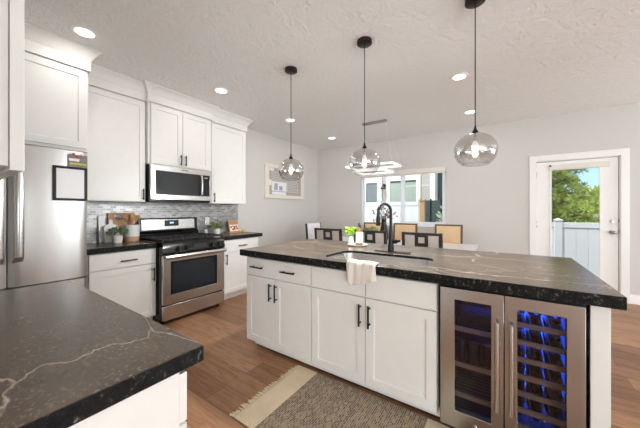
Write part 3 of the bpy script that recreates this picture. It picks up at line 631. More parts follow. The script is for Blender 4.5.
icab('white island cabinet with two drawers above two doors', -1.985, -1.238, [(-1.978, -1.634, 0.690, 0.845), (-1.628, -1.243, 0.690, 0.845)],
     [(-1.978, -1.634, 0.088, 0.680), (-1.628, -1.243, 0.088, 0.680)], [(-1.825, 0.768), (-1.462, 0.766)], [(-1.664, 0.572), (-1.598, 0.572)], 'drawer')
icab('white island sink cabinet with two large doors under plain panels', -1.237, -0.322, [(-1.232, -0.784, 0.690, 0.845), (-0.778, -0.327, 0.690, 0.845)],
     [(-1.232, -0.784, 0.088, 0.680), (-0.778, -0.327, 0.088, 0.680)], [None, None], [(-0.815, 0.565), (-0.747, 0.565)], 'false_front')
t = thing('end_panel', 'white island end panel right of the beverage cooler', 'panel', (0.355, 2.0, 0))
box(0.322, IY + 0.01, 0.0, 0.388, 2.40, 0.857).build('panel', M['cabinet'], t, 0.002)
t = thing('island_back_panel', 'white back panel of the island facing the dining table', 'panel', (-0.8, 2.41, 0))
box(-1.985, 2.401, 0.0, 0.388, 2.425, 0.857).build('panel', M['cabinet'], t)

def rrect(x0, y0, x1, y1, r, z, n=7):
    out = []
    for cx, cy, a0 in ((x1 - r, y1 - r, 0), (x0 + r, y1 - r, 90), (x0 + r, y0 + r, 180), (x1 - r, y0 + r, 270)):
        for k in range(n): a = R(a0 + 90 * k / (n - 1)); out.append((cx + r * math.cos(a), cy + r * math.sin(a), z))
    return out
HX0, HX1, HY0, HY1 = -1.19, -0.425, 1.755, 2.185
def island_top():
    m = MB(); bm = m.bm; rings = []
    for z in (0.8945, 0.914):
        o = [bm.verts.new(p) for p in (((-2.035, 1.655, z), (0.425, 1.655, z), (0.425, 2.79, z), (-2.035, 2.79, z)) if z > 0.9 else ((-1.99, 1.689, z), (0.392, 1.689, z), (0.392, 2.75, z), (-1.99, 2.75, z)))]
        i = [bm.verts.new(p) for p in rrect(HX0, HY0, HX1, HY1, 0.10, z)]
        E = [bm.edges.new((a[k], a[(k + 1) % len(a)])) for a in (o, i) for k in range(len(a))]
        bmesh.ops.triangle_fill(bm, use_beauty=True, use_dissolve=False, edges=E); rings.append((o, i))
    ap = [[bm.verts.new(p) for p in lp] for lp in ([(-2.035, 1.655, 0.8585), (0.425, 1.655, 0.8585), (0.425, 2.79, 0.8585), (-2.035, 2.79, 0.8585)], [(-1.99, 1.689, 0.8585), (0.392, 1.689, 0.8585), (0.392, 2.75, 0.8585), (-1.99, 2.75, 0.8585)], [(-1.99, 1.689, 0.8945), (0.392, 1.689, 0.8945), (0.392, 2.75, 0.8945), (-1.99, 2.75, 0.8945)])]
    for a, b in ((rings[1][0], ap[0]), (ap[0], ap[1]), (ap[1], ap[2])):
        for k in range(4): m._f([a[k], a[(k + 1) % 4], b[(k + 1) % 4], b[k]])
    for q in (1,):
        a, b = rings[0][q], rings[1][q]
        for k in range(len(a)): m._f([a[k], a[(k + 1) % len(a)], b[(k + 1) % len(a)], b[k]])
    bmesh.ops.recalc_face_normals(bm, faces=bm.faces)
    for f in bm.faces: f.material_index = 0 if f.normal.z > 0.5 else 1
    m.world = True
    return m.build('island_countertop', [M['stone'], M['stone_edge']], bev=0.003, angle=30)
tag(island_top(), 'long dark granite island countertop with sink cutout', 'countertop')
m = MB(); e = 0.008
loops = [rrect(HX0 - 0.03, HY0 - 0.03, HX1 + 0.03, HY1 + 0.03, 0.12, 0.893), rrect(HX0 - e, HY0 - e, HX1 + e, HY1 + e, 0.105, 0.893), rrect(HX0 - e + .004, HY0 - e + .004, HX1 + e - .004, HY1 + e - .004, 0.10, 0.88),
         rrect(HX0 + 0.006, HY0 + 0.006, HX1 - 0.006, HY1 - 0.006, 0.095, 0.73), rrect(HX0 + 0.03, HY0 + 0.03, HX1 - 0.03, HY1 - 0.03, 0.08, 0.702),
         rrect(HX0 + 0.30, HY0 + 0.17, HX1 - 0.30, HY1 - 0.17, 0.04, 0.697)]
t = thing('kitchen_sink', 'undermount stainless steel sink basin in the island', 'sink', (-0.8, 1.96, 0.697))
m.loft(loops, cap0=False, cap1=True); m.build('basin', M['steel'], t, angle=60, solid=0.0015)
MB().lathe([(0.045, 0.699), (0.045, 0.702), (0.03, 0.703), (0.0285, 0.7005)], ((HX0 + HX1) / 2, (HY0 + HY1) / 2)).build('drain', M['chrome'], t)
t = thing('faucet', 'matte black gooseneck kitchen faucet behind the sink', 'faucet', (-0.815, 2.29, 0.914))
m = MB(); m.prism([(x, y) for x, y, z in rrect(-0.965, 2.262, -0.645, 2.320, 0.028, 0)], 'z', 0.9145, 0.921); m.build('deck_plate', M['black'], t, 0.002)
MB().lathe([(0.026, 0.9212), (0.026, 0.94), (0.021, 1.02), (0.0165, 1.10), (0.0135, 1.14)], (-0.815, 2.29)).build('body', M['black'], t)
cx, cy = -0.815, 2.29; dirx, diry = -0.62, -0.78
pts = [(cx, cy, 1.135), (cx, cy, 1.23)]
for k in range(1, 13):
    a = PI * k / 12; r = 0.062; d_ = r - r * math.cos(a); pts.append((cx + dirx * d_, cy + diry * d_, 1.265 + r * 1.1 * math.sin(a)))
ex, ey = cx + dirx * 0.124, cy + diry * 0.124
pts.append((ex, ey, 1.23)); MB().tube(pts, 0.0125, 14).build('gooseneck', M['black'], t)
MB().lathe([(0.0145, 1.235), (0.019, 1.20), (0.0195, 1.15), (0.017, 1.145)], (ex, ey)).build('spray_head', M['black'], t)
MB().tube([(cx + 0.015, cy, 1.005), (cx + 0.05, cy - 0.005, 1.008)], [0.017, 0.019], 14).tube([(cx + 0.05, cy - 0.005, 1.008), (cx + 0.085, cy - 0.01, 1.018)], [0.012, 0.010], 10).build('lever', M['black'], t)

# towel over the sink rim
def towel():
    prof = [(1.775, 0.800), (1.768, 0.86), (1.757, 0.905), (1.742, 0.923), (1.72, 0.922), (1.695, 0.922), (1.668, 0.923), (1.648, 0.915), (1.641, 0.895), (1.640, 0.87), (1.638, 0.84), (1.640, 0.81), (1.640, 0.785)]
    n = 16; m = MB(); g = []
    for i in range(n + 1):
        f = i / n; row = []
        for j, (y, z) in enumerate(prof):
            s_ = j / (len(prof) - 1); hang = max(0, s_ - 0.5) * 2
            x = -0.935 + 0.225 * f + 0.055 * s_ * (1 - 0.35 * f)
            zz = z - (0.022 * (1 - f) * hang) + (0.035 * f * hang if j == len(prof) - 1 else 0.035 * f * hang * 0.6)
            yy = y - abs(math.sin(f * 9 + 0.7)) * 0.010 * hang
            if 0.25 < s_ < 0.6: zz += 0.004 * (1 + math.sin(f * 11))
            row.append(m.bm.verts.new((x, yy, zz)))
        g.append(row)
    for i in range(n):
        for j in range(len(prof) - 1): m._f([g[i][j], g[i + 1][j], g[i + 1][j + 1], g[i][j + 1]])
    o = m.build('dish_towel', M['towel'], solid=0.007, sub=1, angle=180)
    return tag(o, 'cream striped dish towel draped over the sink edge', 'towel')
towel()

# ------------------------------------------------------------------ beverage and wine cooler
t = thing('beverage_cooler', 'stainless two-door beverage and wine cooler built into the island', 'cooler', (0.0, 2.0, 0))
m = MB(); a, b, c0, c1 = -0.312, 0.312, 0.0, 0.853
m.box(a, 1.715, 0.06, a + 0.03, 2.28, c1); m.box(b - 0.03, 1.715, 0.06, b, 2.28, c1); m.box(a + 0.03, 1.715, c1 - 0.03, b - 0.03, 2.28, c1)
m.box(a + 0.03, 1.715, 0.06, b - 0.03, 2.28, 0.09); m.box(a + 0.03, 2.25, 0.09, b - 0.03, 2.28, c1 - 0.03); m.box(-0.012, 1.72, 0.09, 0.012, 2.25, c1 - 0.03)
m.build('cabinet_shell', M['interior'], t)
box(a + 0.01, 1.74, 0.0, b - 0.01, 2.2, 0.0595).build('toe_grille', M['steel_dark'], t)
for x0, x1, wl_, wr_ in ((-0.303, -0.002, 0.074, 0.054), (0.002, 0.303, 0.052, 0.064)):
    d = MB().frame('y-', 1.713, x0, x1, 0.064, 0.842, wl_, wr_, 0.095, 0.062, 0.042).build('door', M['steel_warm'], t, 0.002)
    box(x0 + wl_ - 0.004, 1.696, 0.155, x1 - wr_ + 0.004, 1.700, 0.784).build('door_glass', M['cooler_glass'], d)
    hx = -0.030 if x0 < -0.1 else 0.030
    h = MB().tube([(hx, 1.636, 0.255), (hx, 1.636, 0.708)], 0.011, 16)
    for z in (0.285, 0.668): h.box(hx - 0.008, 1.640, z, hx + 0.008, 1.6705, z + 0.02)
    h.build('handle', M['steel'], d, 0.002)
MB().cyl((-0.13, 1.6705, 0.105), (-0.13, 1.664, 0.105), 0.011, seg=16).build('lock', M['chrome'], t)
for z in (0.583, 0.378, 0.205):
    s_ = box(-0.272, 1.735, z, -0.022, 1.752, z + 0.024).build('wooden_shelf_front', M['shelfwood'], t, 0.002)
    wv = MB()
    for k in range(14): y = 1.76 + 0.035 * k; wv.tube([(-0.284, y, z + 0.006), (-0.014, y, z + 0.006)], 0.0018, 5)
    wv.build('wire_shelf', M['steel_dark'], s_)
for z in (0.672, 0.583, 0.494, 0.405, 0.318, 0.232, 0.147):
    s_ = box(0.020, 1.735, z, 0.276, 1.752, z + 0.024).build('wooden_rack_front', M['shelfwood'], t, 0.002)
    wv = MB()
    for x in (0.035, 0.085, 0.115, 0.165, 0.195, 0.245, 0.268): wv.tube([(x, 1.753, z + 0.008), (x, 2.24, z + 0.008)], 0.0025, 5)
    wv.build('wire_rack', M['steel_dark'], s_)
for x0, x1, e in ((0.02, 0.278, 1.0), (-0.28, -0.02, 1.0)):
    box(x0, 2.235, 0.80, x1, 2.247, 0.815).build('led_strip', M['blue_led'], t)
ORD = ['top', 'second', 'third', 'fourth', 'fifth', 'sixth', 'lowest']; POS = ['left', 'middle', 'right']
wb_m = None
for i, z in enumerate((0.672, 0.583, 0.494, 0.405, 0.318, 0.232, 0.147)):
    for j, x in enumerate((0.060, 0.140, 0.220)):
        lab = 'dark wine bottle lying on the %s rack of the cooler, %s of three' % (ORD[i], POS[j])
        if wb_m is None:
            pr = [(0.002, 0.0), (0.036, 0.002), (0.037, 0.01), (0.037, 0.19), (0.030, 0.215), (0.016, 0.235), (0.014, 0.295), (0.0155, 0.30), (0.0155, 0.308), (0.002, 0.309)]
            m = MB(); m.loft([[(r * math.cos(2 * PI * k / 18), 0.309 - q, r * math.sin(2 * PI * k / 18)) for k in range(18)] for r, q in pr])
            wb_m = m.build('wine_bottle', M['bottle_dark'], angle=60); o = wb_m
        else: o = wb_m.copy(); COL.objects.link(o)
        tag(o, lab, 'bottle', 'wine bottles lying in the cooler'); o.location = (x, 1.76 + 0.19, z + 0.011 + 0.001)
        o.rotation_euler = (0, 0, 0)
cn = None
for i, (z, nm) in enumerate(((0.378, 'middle'), (0.205, 'bottom'))):
    for j, x in enumerate((-0.215, -0.145, -0.075)):
        if i == 1: continue
        lab = 'dark drink can on the %s shelf of the cooler, %s of three' % (nm, POS[j])
        if cn is None:
            m = MB().lathe([(0.024, z + 0.010), (0.033, z + 0.018), (0.033, z + 0.118), (0.027, z + 0.130), (0.026, z + 0.131), (0.024, z + 0.128)], (0, 0), 20)
            cn = m.build('drink_can', M['can']); o = cn
        else: o = cn.copy(); COL.objects.link(o)
        tag(o, lab, 'can', 'drink cans in the cooler'); o.location = (x, 1.81, z + 0.0105)
light('cooler_blue_lamp', 'AREA', (0.148, 2.10, 0.815), (R(-25), 0, 0), 2.6, (0.03, 0.12, 1.0), shape='RECTANGLE', size=0.22, size_y=0.1)
light('cooler_back_blue_lamp', 'AREA', (0.148, 2.235, 0.45), (R(-90), 0, 0), 4.5, (0.03, 0.12, 1.0), shape='RECTANGLE', size=0.24, size_y=0.68)
light('cooler_shelf_blue_lamp', 'AREA', (-0.148, 2.0, 0.815), (0, 0, 0), 0.8, (0.05, 0.15, 1.0), shape='RECTANGLE', size=0.2, size_y=0.15)

# ------------------------------------------------------------------ rug
t = thing('kitchen_rug', 'woven charcoal and cream kitchen rug with fringed ends', 'rug', (-0.83, 1.4, 0))
RX0, RX1, RY0, RY1 = -1.37, -0.22, 1.075, 1.735
box(RX0 + 0.165, RY0, 0.001, RX1 - 0.165, RY1, 0.009).build('woven_field', M['rug'], t, 0.002)
for x0, x1 in ((RX0, RX0 + 0.1645), (RX1 - 0.1645, RX1)): box(x0, RY0, 0.001, x1, RY1, 0.0085).build('cream_border', M['rugcream'], t, 0.002)
for x, sg in ((RX0, -1), (RX1, 1)):
    m = MB()
    for k in range(66):
        y = RY0 + 0.005 + (RY1 - RY0 - 0.01) * k / 65; ln = random.uniform(0.035, 0.055); dy = random.uniform(-0.012, 0.012)
        m.tube([(x, y, 0.006), (x + sg * ln * 0.5, y + dy * 0.4, 0.006), (x + sg * ln, y + dy, 0.004)], [0.003, 0.0042, 0.003], 5)
    m.build('fringe', M['rugcream'], t)

# ------------------------------------------------------------------ things on the island
t = thing('serving_tray', 'round white tray under the oil bottle and bud vase', 'tray', (-1.25, 2.52, 0.9145))
MB().lathe([(0.085, 0.9145), (0.098, 0.919), (0.105, 0.930), (0.101, 0.930), (0.094, 0.922), (0.02, 0.9205)], (-1.25, 2.52), 32).build('dish', M['ceramic'], t)
bx, by = -1.232, 2.525
t = thing('oil_bottle', 'oil bottle with white label and dark cap beside the faucet', 'bottle', (bx, by, 0.921))
MB().lathe([(0.032, 0.9215), (0.036, 0.926), (0.036, 1.055), (0.030, 1.075), (0.015, 1.09), (0.013, 1.10)], (bx, by), 24).build('glass_body', M['bottle_amber'], t)
MB().lathe([(0.0368, 0.945), (0.0368, 1.056)], (bx, by), 24, False, False).build('label', M['paper'], t)
MB().lathe([(0.0145, 1.085), (0.0145, 1.12), (0.011, 1.125), (0.011, 1.145)], (bx, by), 16).build('cap', M['bottle_dark'], t)
vx, vy = -1.315, 2.50
t = thing('bud_vase', 'small glass bud vase with lime green leaves on the white tray', 'vase', (vx, vy, 0.921))
MB().lathe([(0.022, 0.9215), (0.027, 0.94), (0.024, 0.97), (0.014, 0.995), (0.017, 1.01)], (vx, vy), 20, True, False).build('vase_body', M['ceramic'], t)
m = MB()
for k in range(46):
    a = random.uniform(0, 2 * PI); r = random.uniform(0, 0.035); p = (vx + r * math.cos(a), vy + r * math.sin(a), 1.02 + random.uniform(0, 0.07))
    m.leaf(p, (math.cos(a), math.sin(a), random.uniform(0.1, 0.9)), random.uniform(0.03, 0.05), 0.7)
m.build('leaves', M['leaf_lime'], t, recalc=False)
m = MB()
for k in range(5): m.tube([(vx, vy, 0.98), (vx + random.uniform(-.02, .02), vy + random.uniform(-.02, .02), 1.05)], 0.0015, 5)
m.build('stems', M['leaf'], t)

# ------------------------------------------------------------------ things on the cooking-wall counters
CZ = 0.9145
def lean(mb, x_bottom, x_top, z0, z1):
    for v in mb.bm.verts:
        f = (v.co.z - z0) / (z1 - z0); v.co.x += x_bottom + (x_top - x_bottom) * f
    return mb
m = MB().frame('x+', 0, 1.185, 1.43, CZ, 1.245, 0.02, 0.02, 0.27, 0.022, 0.018)   # wide board with a slot handle
for y0, y1 in ((1.2049, 1.25), (1.365, 1.4101)): m.box(0, y0, 1.1844, 0.018, y1, 1.2231)
lean(m, -3.726, -3.776, CZ, 1.245)
tag(m.build('cutting_board', M['tanwood'], bev=0.003), 'large wooden cutting board with slot handle leaning on the backsplash', 'cutting board')
m = MB(); pl = [(y - 0.025, z) for y, z in [(1.16, CZ), (1.295, CZ), (1.30, CZ + 0.15), (1.285, CZ + 0.19), (1.247, CZ + 0.205), (1.245, CZ + 0.25), (1.2275, CZ + 0.262), (1.21, CZ + 0.25), (1.208, CZ + 0.205), (1.17, CZ + 0.19), (1.155, CZ + 0.15)]]
m.prism(pl, 'x', 0, 0.014); lean(m, -3.690, -3.738, CZ, CZ + 0.26)
o = m.build('paddle_board', M['marble'], bev=0.002); tag(o, 'white paddle-shaped serving board in front of the wooden board', 'cutting board')
m = MB().prism([(1.10, CZ), (1.165, CZ), (1.165, 1.215), (1.10, 1.215)], 'x', 0, 0.012); lean(m, -3.745, -3.778, CZ, 1.215)
tag(m.build('marble_board', M['marble'], bev=0.003), 'narrow white marble board at the left of the boards', 'cutting board')
def pot(name, label, x, y, r, h, leafmat, nleaf, spread, top, size):
    t = thing(name, label, 'plant', (x, y, CZ))
    MB().lathe([(r * 0.82, CZ), (r, CZ + h), (r * 0.9, CZ + h), (r * 0.86, CZ + h * 0.82), (0.004, CZ + h * 0.80)], (x, y), 24, True, False).build('pot', M['ceramic'], t)
    MB().lathe([(r * 0.84, CZ + h * 0.82), (r * 0.84, CZ + h * 0.86)], (x, y), 16).build('soil', M['soil'], t)
    m = MB()
    for k in range(nleaf):
        a = random.uniform(0, 2 * PI); q = math.sqrt(random.random()) * spread; p = (x + q * math.cos(a), y + q * math.sin(a), CZ + h * 0.9 + random.uniform(0, top) * (1 - 0.5 * q / spread))
        if p[0] < XL + 0.09: continue
        m.leaf(p, (math.cos(a) * 0.8, math.sin(a) * 0.8, random.uniform(-0.2, 0.9)), size * random.uniform(0.7, 1.2), 0.7)
    m.build('leaves', leafmat, t, recalc=False)
pot('potted_herb', 'leafy green herb in a white pot before the cutting boards', -3.565, 1.215, 0.053, 0.095, M['leaf'], 190, 0.085, 0.10, 0.035)
pot('potted_herb', 'small olive green plant in a white pot right of the range', -3.60, 2.50, 0.05, 0.085, M['leaf_olive'], 150, 0.085, 0.13, 0.045)
t = thing('utensil_crock', 'white and bare-clay utensil crock holding wooden spoons', 'crock', (-3.63, 1.505, CZ))
ux, uy = -3.645, 1.388
t.location = (ux, uy, CZ); WL[t.name] = Vector((ux, uy, CZ))
MB().lathe([(0.070, CZ), (0.0735, CZ + 0.055)], (ux, uy), 32, True, False).build('clay_base', M['clay'], t)
MB().lathe([(0.0735, CZ + 0.055), (0.078, CZ + 0.19), (0.072, CZ + 0.19), (0.068, CZ + 0.02), (0.002, CZ + 0.018)], (ux, uy), 32, False, False).build('glazed_body', M['ceramic'], t)
def spoon(label, dx, dy, tx, ty, h, kind, mat):
    t = thing('wooden_spoon' if kind else 'spatula', label, 'utensil', (ux + dx, uy + dy, CZ + 0.02), 'wooden utensils in the crock')
    p0 = Vector((ux + dx, uy + dy, CZ + 0.022)); p1 = Vector((ux + tx, uy + ty, CZ + h))
    MB().tube([p0, p1], [0.006, 0.007], 8).build('shaft', mat, t)
    d = (p1 - p0).normalized(); m = MB(); L = 0.075 if kind else 0.085; N = 9; loops = []
    for i in range(N + 1):
        f = i / N; c = p1 + d * (L * f - 0.004); wd = (0.006 + 0.021 * math.sin(PI * min(1, f * 0.95 + 0.05)) ** 0.7) if kind else (0.008 + 0.018 * min(1, f * 2))
        th = 0.0035 + (0.003 * math.sin(PI * f) if kind else 0)
        loops.append([c + Vector((0, wd, 0)), c + Vector((th, 0, 0)), c + Vector((0, -wd, 0)), c + Vector((-th, 0, 0))])
    m.loft(loops); m.build('head', mat, t)
spoon('wooden spoon leaning furthest left in the utensil crock', 0.02, 0.02, 0.01, -0.055, 0.255, True, M['oak'])
spoon('pale spoon standing in the middle of the utensil crock', 0.0, 0.02, 0.03, 0.0, 0.27, True, M['tanwood'])
spoon('broad wooden spatula at the right in the utensil crock', -0.01, -0.02, 0.0, 0.040, 0.225, False, M['oak'])
spoon('wooden spatula behind the pale spoon in the crock', -0.02, -0.02, -0.035, 0.015, 0.235, False, M['tanwood'])
t = thing('soap_bottle', 'clear glass soap bottle beside the range backguard', 'bottle', (-3.66, 2.355, CZ))
MB().lathe([(0.030, CZ), (0.033, CZ + 0.01), (0.033, CZ + 0.12), (0.014, CZ + 0.155), (0.014, CZ + 0.17)], (-3.66, 2.355), 20).build('glass_body', M['clear_glass'], t)
MB().lathe([(0.031, CZ + 0.004), (0.031, CZ + 0.075)], (-3.66, 2.355), 20).build('soap', M['marble'], t)
MB().lathe([(0.015, CZ + 0.17), (0.015, CZ + 0.19), (0.005, CZ + 0.195), (0.005, CZ + 0.225)], (-3.66, 2.355), 14).tube([(-3.66, 2.355, CZ + 0.222), (-3.62, 2.355, CZ + 0.218)], 0.004, 8).build('pump', M['chrome'], t)
t = thing('recipe_stand', 'small recipe stand with a fruit picture by the wall cabinet end', 'stand', (-3.66, 2.88, CZ))
box(-3.70, 2.70, CZ, -3.56, 2.965, CZ + 0.012).build('base', M['tanwood'], t, 0.002)
m = MB().box(0, 2.775, CZ + 0.0125, 0.012, 2.96, CZ + 0.195); lean(m, -3.66, -3.705, CZ, CZ + 0.19); m.build('backboard', M['tanwood'], t, 0.002)
def card(name, mat, y0, z0, y1, z1, off):
    m = MB().box(0.0125 + off, y0, z0, 0.014 + off, y1, z1); lean(m, -3.66, -3.705, CZ, CZ + 0.19); return m.build(name, mat, t)
card('picture', M['paper'], 2.785, CZ + 0.02, 2.95, CZ + 0.125, 0)
for y, z, r, mt in ((2.81, 0.09, 0.018, 'tomato'), (2.845, 0.105, 0.016, 'orange_print'), (2.875, 0.085, 0.02, 'tomato'), (2.915, 0.095, 0.018, 'tomato'), (2.83, 0.055, 0.016, 'orange_print'), (2.86, 0.05, 0.02, 'tomato'), (2.9, 0.055, 0.018, 'orange_print'), (2.93, 0.06, 0.016, 'tomato')):
    m = MB().cyl((0.0145, y, CZ + z), (0.016, y, CZ + z), r, seg=14); lean(m, -3.66, -3.705, CZ, CZ + 0.19); m.build('fruit_print', M[mt], t)
tag(MB().sphere((-3.575, 2.992, CZ + 0.026), 0.026, 16, (1, 1.25, 1)).build('lemon', M['lemon']), 'yellow lemon on the counter beside the recipe stand', 'lemon')
t = thing('wall_outlet', 'light wall outlet in the backsplash right of the range', 'outlet', (XL + 0.012, 2.45, 1.06))
box(XL + 0.0105, 2.42, 1.05, XL + 0.016, 2.49, 1.165).build('cover_plate', M['ceramic'], t, 0.002)
for z in (1.072, 1.118): box(XL + 0.016, 2.438, z, XL + 0.0175, 2.472, z + 0.028).build('socket', M['paper'], t)

# ------------------------------------------------------------------ pendants
def pendant(x, y, label):
    t = thing('pendant_lamp', label, 'pendant light', (x, y, 1.57), 'glass globe pendants over the island')
    t.location = (x, y, 0); WL[t.name] = Vector((x, y, 0))
    MB().lathe([(0.064, 2.739), (0.064, 2.712), (0.058, 2.708), (0.004, 2.707)], (x, y), 32).build('canopy', M['bronze'], t)
    MB().tube([(x, y, 2.707), (x, y, 1.84)], 0.0035, 8).build('cord', M['bronze'], t)
    MB().lathe([(0.006, 1.86), (0.010, 1.835), (0.022, 1.815), (0.024, 1.800), (0.020, 1.798), (0.020, 1.755)], (x, y), 20).build('socket', M['bronze'], t)
    b = MB().lathe([(0.012, 1.755), (0.015, 1.745), (0.021, 1.725), (0.022, 1.705), (0.016, 1.686), (0.002, 1.68)], (x, y), 20).build('bulb', M['bulb'], t)
    prof = []
    for k in range(0, 25):
        a = R(11 + (144 - 11) * k / 24); prof.append((0.133 * math.sin(a), 1.688 + 0.122 * math.cos(a) * (1.0 if a < PI / 2 else 1.0)))
    prof = [(0.026, prof[0][1])] + prof[0:]
    m = MB().lathe(prof, (x, y), 48, False, False); m.build('glass_globe', M['pendant_glass'], t, angle=80)
    light('pendant_light_source', 'POINT', (x, y, 1.62), (0, 0, 0), 31, (0.97, 0.985, 1.0), shadow_soft_size=0.03)
pendant(-1.823, 2.14, 'glass globe pendant hanging above the drawer end of the island')
pendant(-0.995, 2.14, 'glass globe pendant hanging above the faucet, middle of three')
pendant(-0.165, 2.14, 'glass globe pendant hanging above the beverage cooler')

# ------------------------------------------------------------------ recessed lights
REC = [(-2.845, 0.742, 'recessed ceiling light nearest the refrigerator'), (-2.858, 2.047, 'recessed ceiling light in front of the range cabinets'),
       (-2.868, 3.349, 'recessed ceiling light behind the pendant over the drawer end'), (-2.88, 4.649, 'recessed ceiling light nearest the dining corner'),
       (-0.405, 3.302, 'recessed ceiling light beside the cooler pendant, nearer of two'), (-0.42, 4.578, 'recessed ceiling light over the dining side, left of the patio door')]
for x, y, lab in REC:
    t = thing('recessed_light', lab, 'ceiling light', (x, y, 2.735), 'recessed ceiling lights')
    MB().lathe([(0.062, 2.7395), (0.094, 2.7395), (0.092, 2.733), (0.070, 2.731), (0.062, 2.735)], (x, y), 36, False, False).build('trim_ring', M['trim'], t)
    MB().lathe([(0.064, 2.7395), (0.064, 2.7345), (0.002, 2.734)], (x, y), 32, False, True).build('lens', M['lamp'], t)
    light('recessed_light_source', 'AREA', (x, y, 2.728), (0, 0, 0), 2.2, (1.0, 0.985, 0.96), shape='DISK', size=0.12)

# ------------------------------------------------------------------ dining chandelier
t = thing('led_chandelier', 'modern chandelier of two white rectangular LED frames over the dining table', 'chandelier', (-1.78, 4.25, 1.9))
box(-1.985, 4.165, 2.712, -1.565, 4.235, 2.739).build('canopy', M['nickel_matte'], t, 0.003)
def ledframe(x0, y0, x1, y1, z):
    m = MB(); w_ = 0.022
    for q in ((x0, y0, x1, y0 + w_), (x0, y1 - w_, x1, y1), (x0, y0 + w_, x0 + w_, y1 - w_), (x1 - w_, y0 + w_, x1, y1 - w_)): m.box(q[0], q[1], z, q[2], q[3], z + 0.03)
    m.build('led_frame', M['led'], t)
ledframe(-2.2, 3.98, -1.39, 4.40, 1.985); ledframe(-2.1, 4.05, -1.54, 4.46, 1.905)
for x, y, z in ((-2.19, 3.99, 2.015), (-1.40, 3.99, 2.015), (-2.19, 4.39, 2.015), (-1.40, 4.39, 2.015), (-2.09, 4.06, 1.935), (-1.55, 4.06, 1.935), (-2.09, 4.45, 1.935), (-1.55, 4.45, 1.935)):
    MB().tube([(max(-1.97, min(-1.58, x)), 4.20, 2.716), (x, y, z)], 0.0011, 5).build('wire', M['paper'], t)
light('chandelier_source', 'AREA', (-1.8, 4.2, 1.88), (0, 0, 0), 4, (1, 0.94, 0.85), shape='RECTANGLE', size=0.7, size_y=0.4)

# ------------------------------------------------------------------ dining set
t = thing('dining_table', 'long pale dining table behind the island', 'table', (-1.7, 4.3, 0))
box(-2.95, 3.93, 0.722, -0.32, 4.66, 0.76).build('tabletop', M['marble'], t, 0.004)
for x in (-2.55, -0.75):
    l = MB(); l.box(x - 0.05, 4.06, 0.05, x + 0.05, 4.52, 0.721); l.box(x - 0.07, 4.0, 0.0, x + 0.07, 4.58, 0.05); l.build('trestle', M['darkwood'], t, 0.004)
def near_chair():
    t = thing('dining_chair', '', 'chair', (0, 0, 0), 'dark lattice-back chairs along the island side of the table')
    for s in (-1, 1):
        MB().loft([[(s * 0.24 + dx, y + dy, z) for dx, dy in ((-.021, -.02), (.021, -.02), (.021, .02), (-.021, .02))] for y, z in ((-.03, 0), (0.0, 0.44), (-.045, 0.978))]).build('rear_leg', M['darkwood'], t, 0.003)
        box(s * 0.225 - 0.02, 0.40, 0, s * 0.225 + 0.02, 0.44, 0.41).build('front_leg', M['darkwood'], t, 0.003)
    ya = lambda z: -0.045 * (z - 0.44) / 0.538
    def tilt(m):
        for v in m.bm.verts: v.co.y += ya(v.co.z)
        return m
    tilt(MB().box(-0.219, -0.018, 0.942, 0.219, 0.018, 0.976)).build('top_rail', M['darkwood'], t, 0.003)
    tilt(MB().box(-0.219, -0.016, 0.54, 0.219, 0.016, 0.585)).build('lower_rail', M['darkwood'], t, 0.003)
    tilt(MB().frame('y-', 0.014, -0.086, 0.086, 0.5855, 0.9415, 0.044, 0.044, 0.25, 0.026, 0.028)).build('lattice_panel', M['darkwood'], t, 0.002)
    tilt(MB().box(-0.0415, -0.006, 0.836, 0.0415, 0.008, 0.915)).build('square_inset', M['greige'], t)
    for s in (-1, 1): tilt(MB().box(s * 0.0865, -0.012, 0.5855, s * 0.2185, 0.014, 0.9415)).build('back_cushion', M['greige'], t, 0.006)
    box(-0.245, 0.0, 0.41, 0.245, 0.45, 0.44).build('seat_frame', M['darkwood'], t, 0.003)
    box(-0.235, 0.025, 0.4405, 0.235, 0.45, 0.485).build('seat', M['greige'], t, 0.012)
    return t
nc = near_chair(); nc['label'] = 'dark lattice-back dining chair right of the faucet'; nc.location = (-0.915, 3.79, 0)
dup(nc, (-1.655, 3.79, 0), 0, 'dark lattice-back dining chair between oil bottle and faucet')
dup(nc, (-2.40, 3.79, 0), 0, 'dark lattice-back dining chair at the left, before the corner')
def far_chair(name, label, grp, wood, fab, w=0.43, h=1.035, rail=None):
    t = thing(name, label, 'chair', (0, 0, 0), grp)
    for s in (-1, 1):
        MB().loft([[(s * (w / 2 - 0.015) + dx, y + dy, z) for dx, dy in ((-.015, -.016), (.015, -.016), (.015, .016), (-.015, .016))] for y, z in ((-.03, 0), (0.0, 0.44), (-.05, h))]).build('rear_leg', wood, t, 0.003)
        box(s * (w / 2 - 0.02) - 0.018, 0.38, 0, s * (w / 2 - 0.02) + 0.018, 0.42, 0.41).build('front_leg', wood, t, 0.003)
    def tilt(m):
        for v in m.bm.verts: v.co.y += -0.05 * (v.co.z - 0.44) / (h - 0.44)
        return m
    tilt(MB().box(-w / 2 + 0.0305, -0.014, h - 0.025, w / 2 - 0.0305, 0.014, h)).build('top_rail', rail or wood, t, 0.003)
    tilt(MB().box(-w / 2 + 0.0305, -0.014, 0.53, w / 2 - 0.0305, 0.014, 0.555)).build('lower_rail', wood, t, 0.003)
    tilt(MB().box(-w / 2 + 0.031, -0.010, 0.5555, w / 2 - 0.031, 0.022, h - 0.0255)).build('back_cushion', fab, t, 0.008)
    box(-w / 2, 0.0, 0.41, w / 2, 0.43, 0.44).build('seat_frame', wood, t, 0.003)
    box(-w / 2 + 0.01, 0.025, 0.4405, w / 2 - 0.01, 0.43, 0.485).build('seat', fab, t, 0.012)
    return t
fc = far_chair('dining_chair', 'tan upholstered dining chair right of the window', 'tan upholstered chairs along the window side of the table', M['brownwood'], M['beige'])
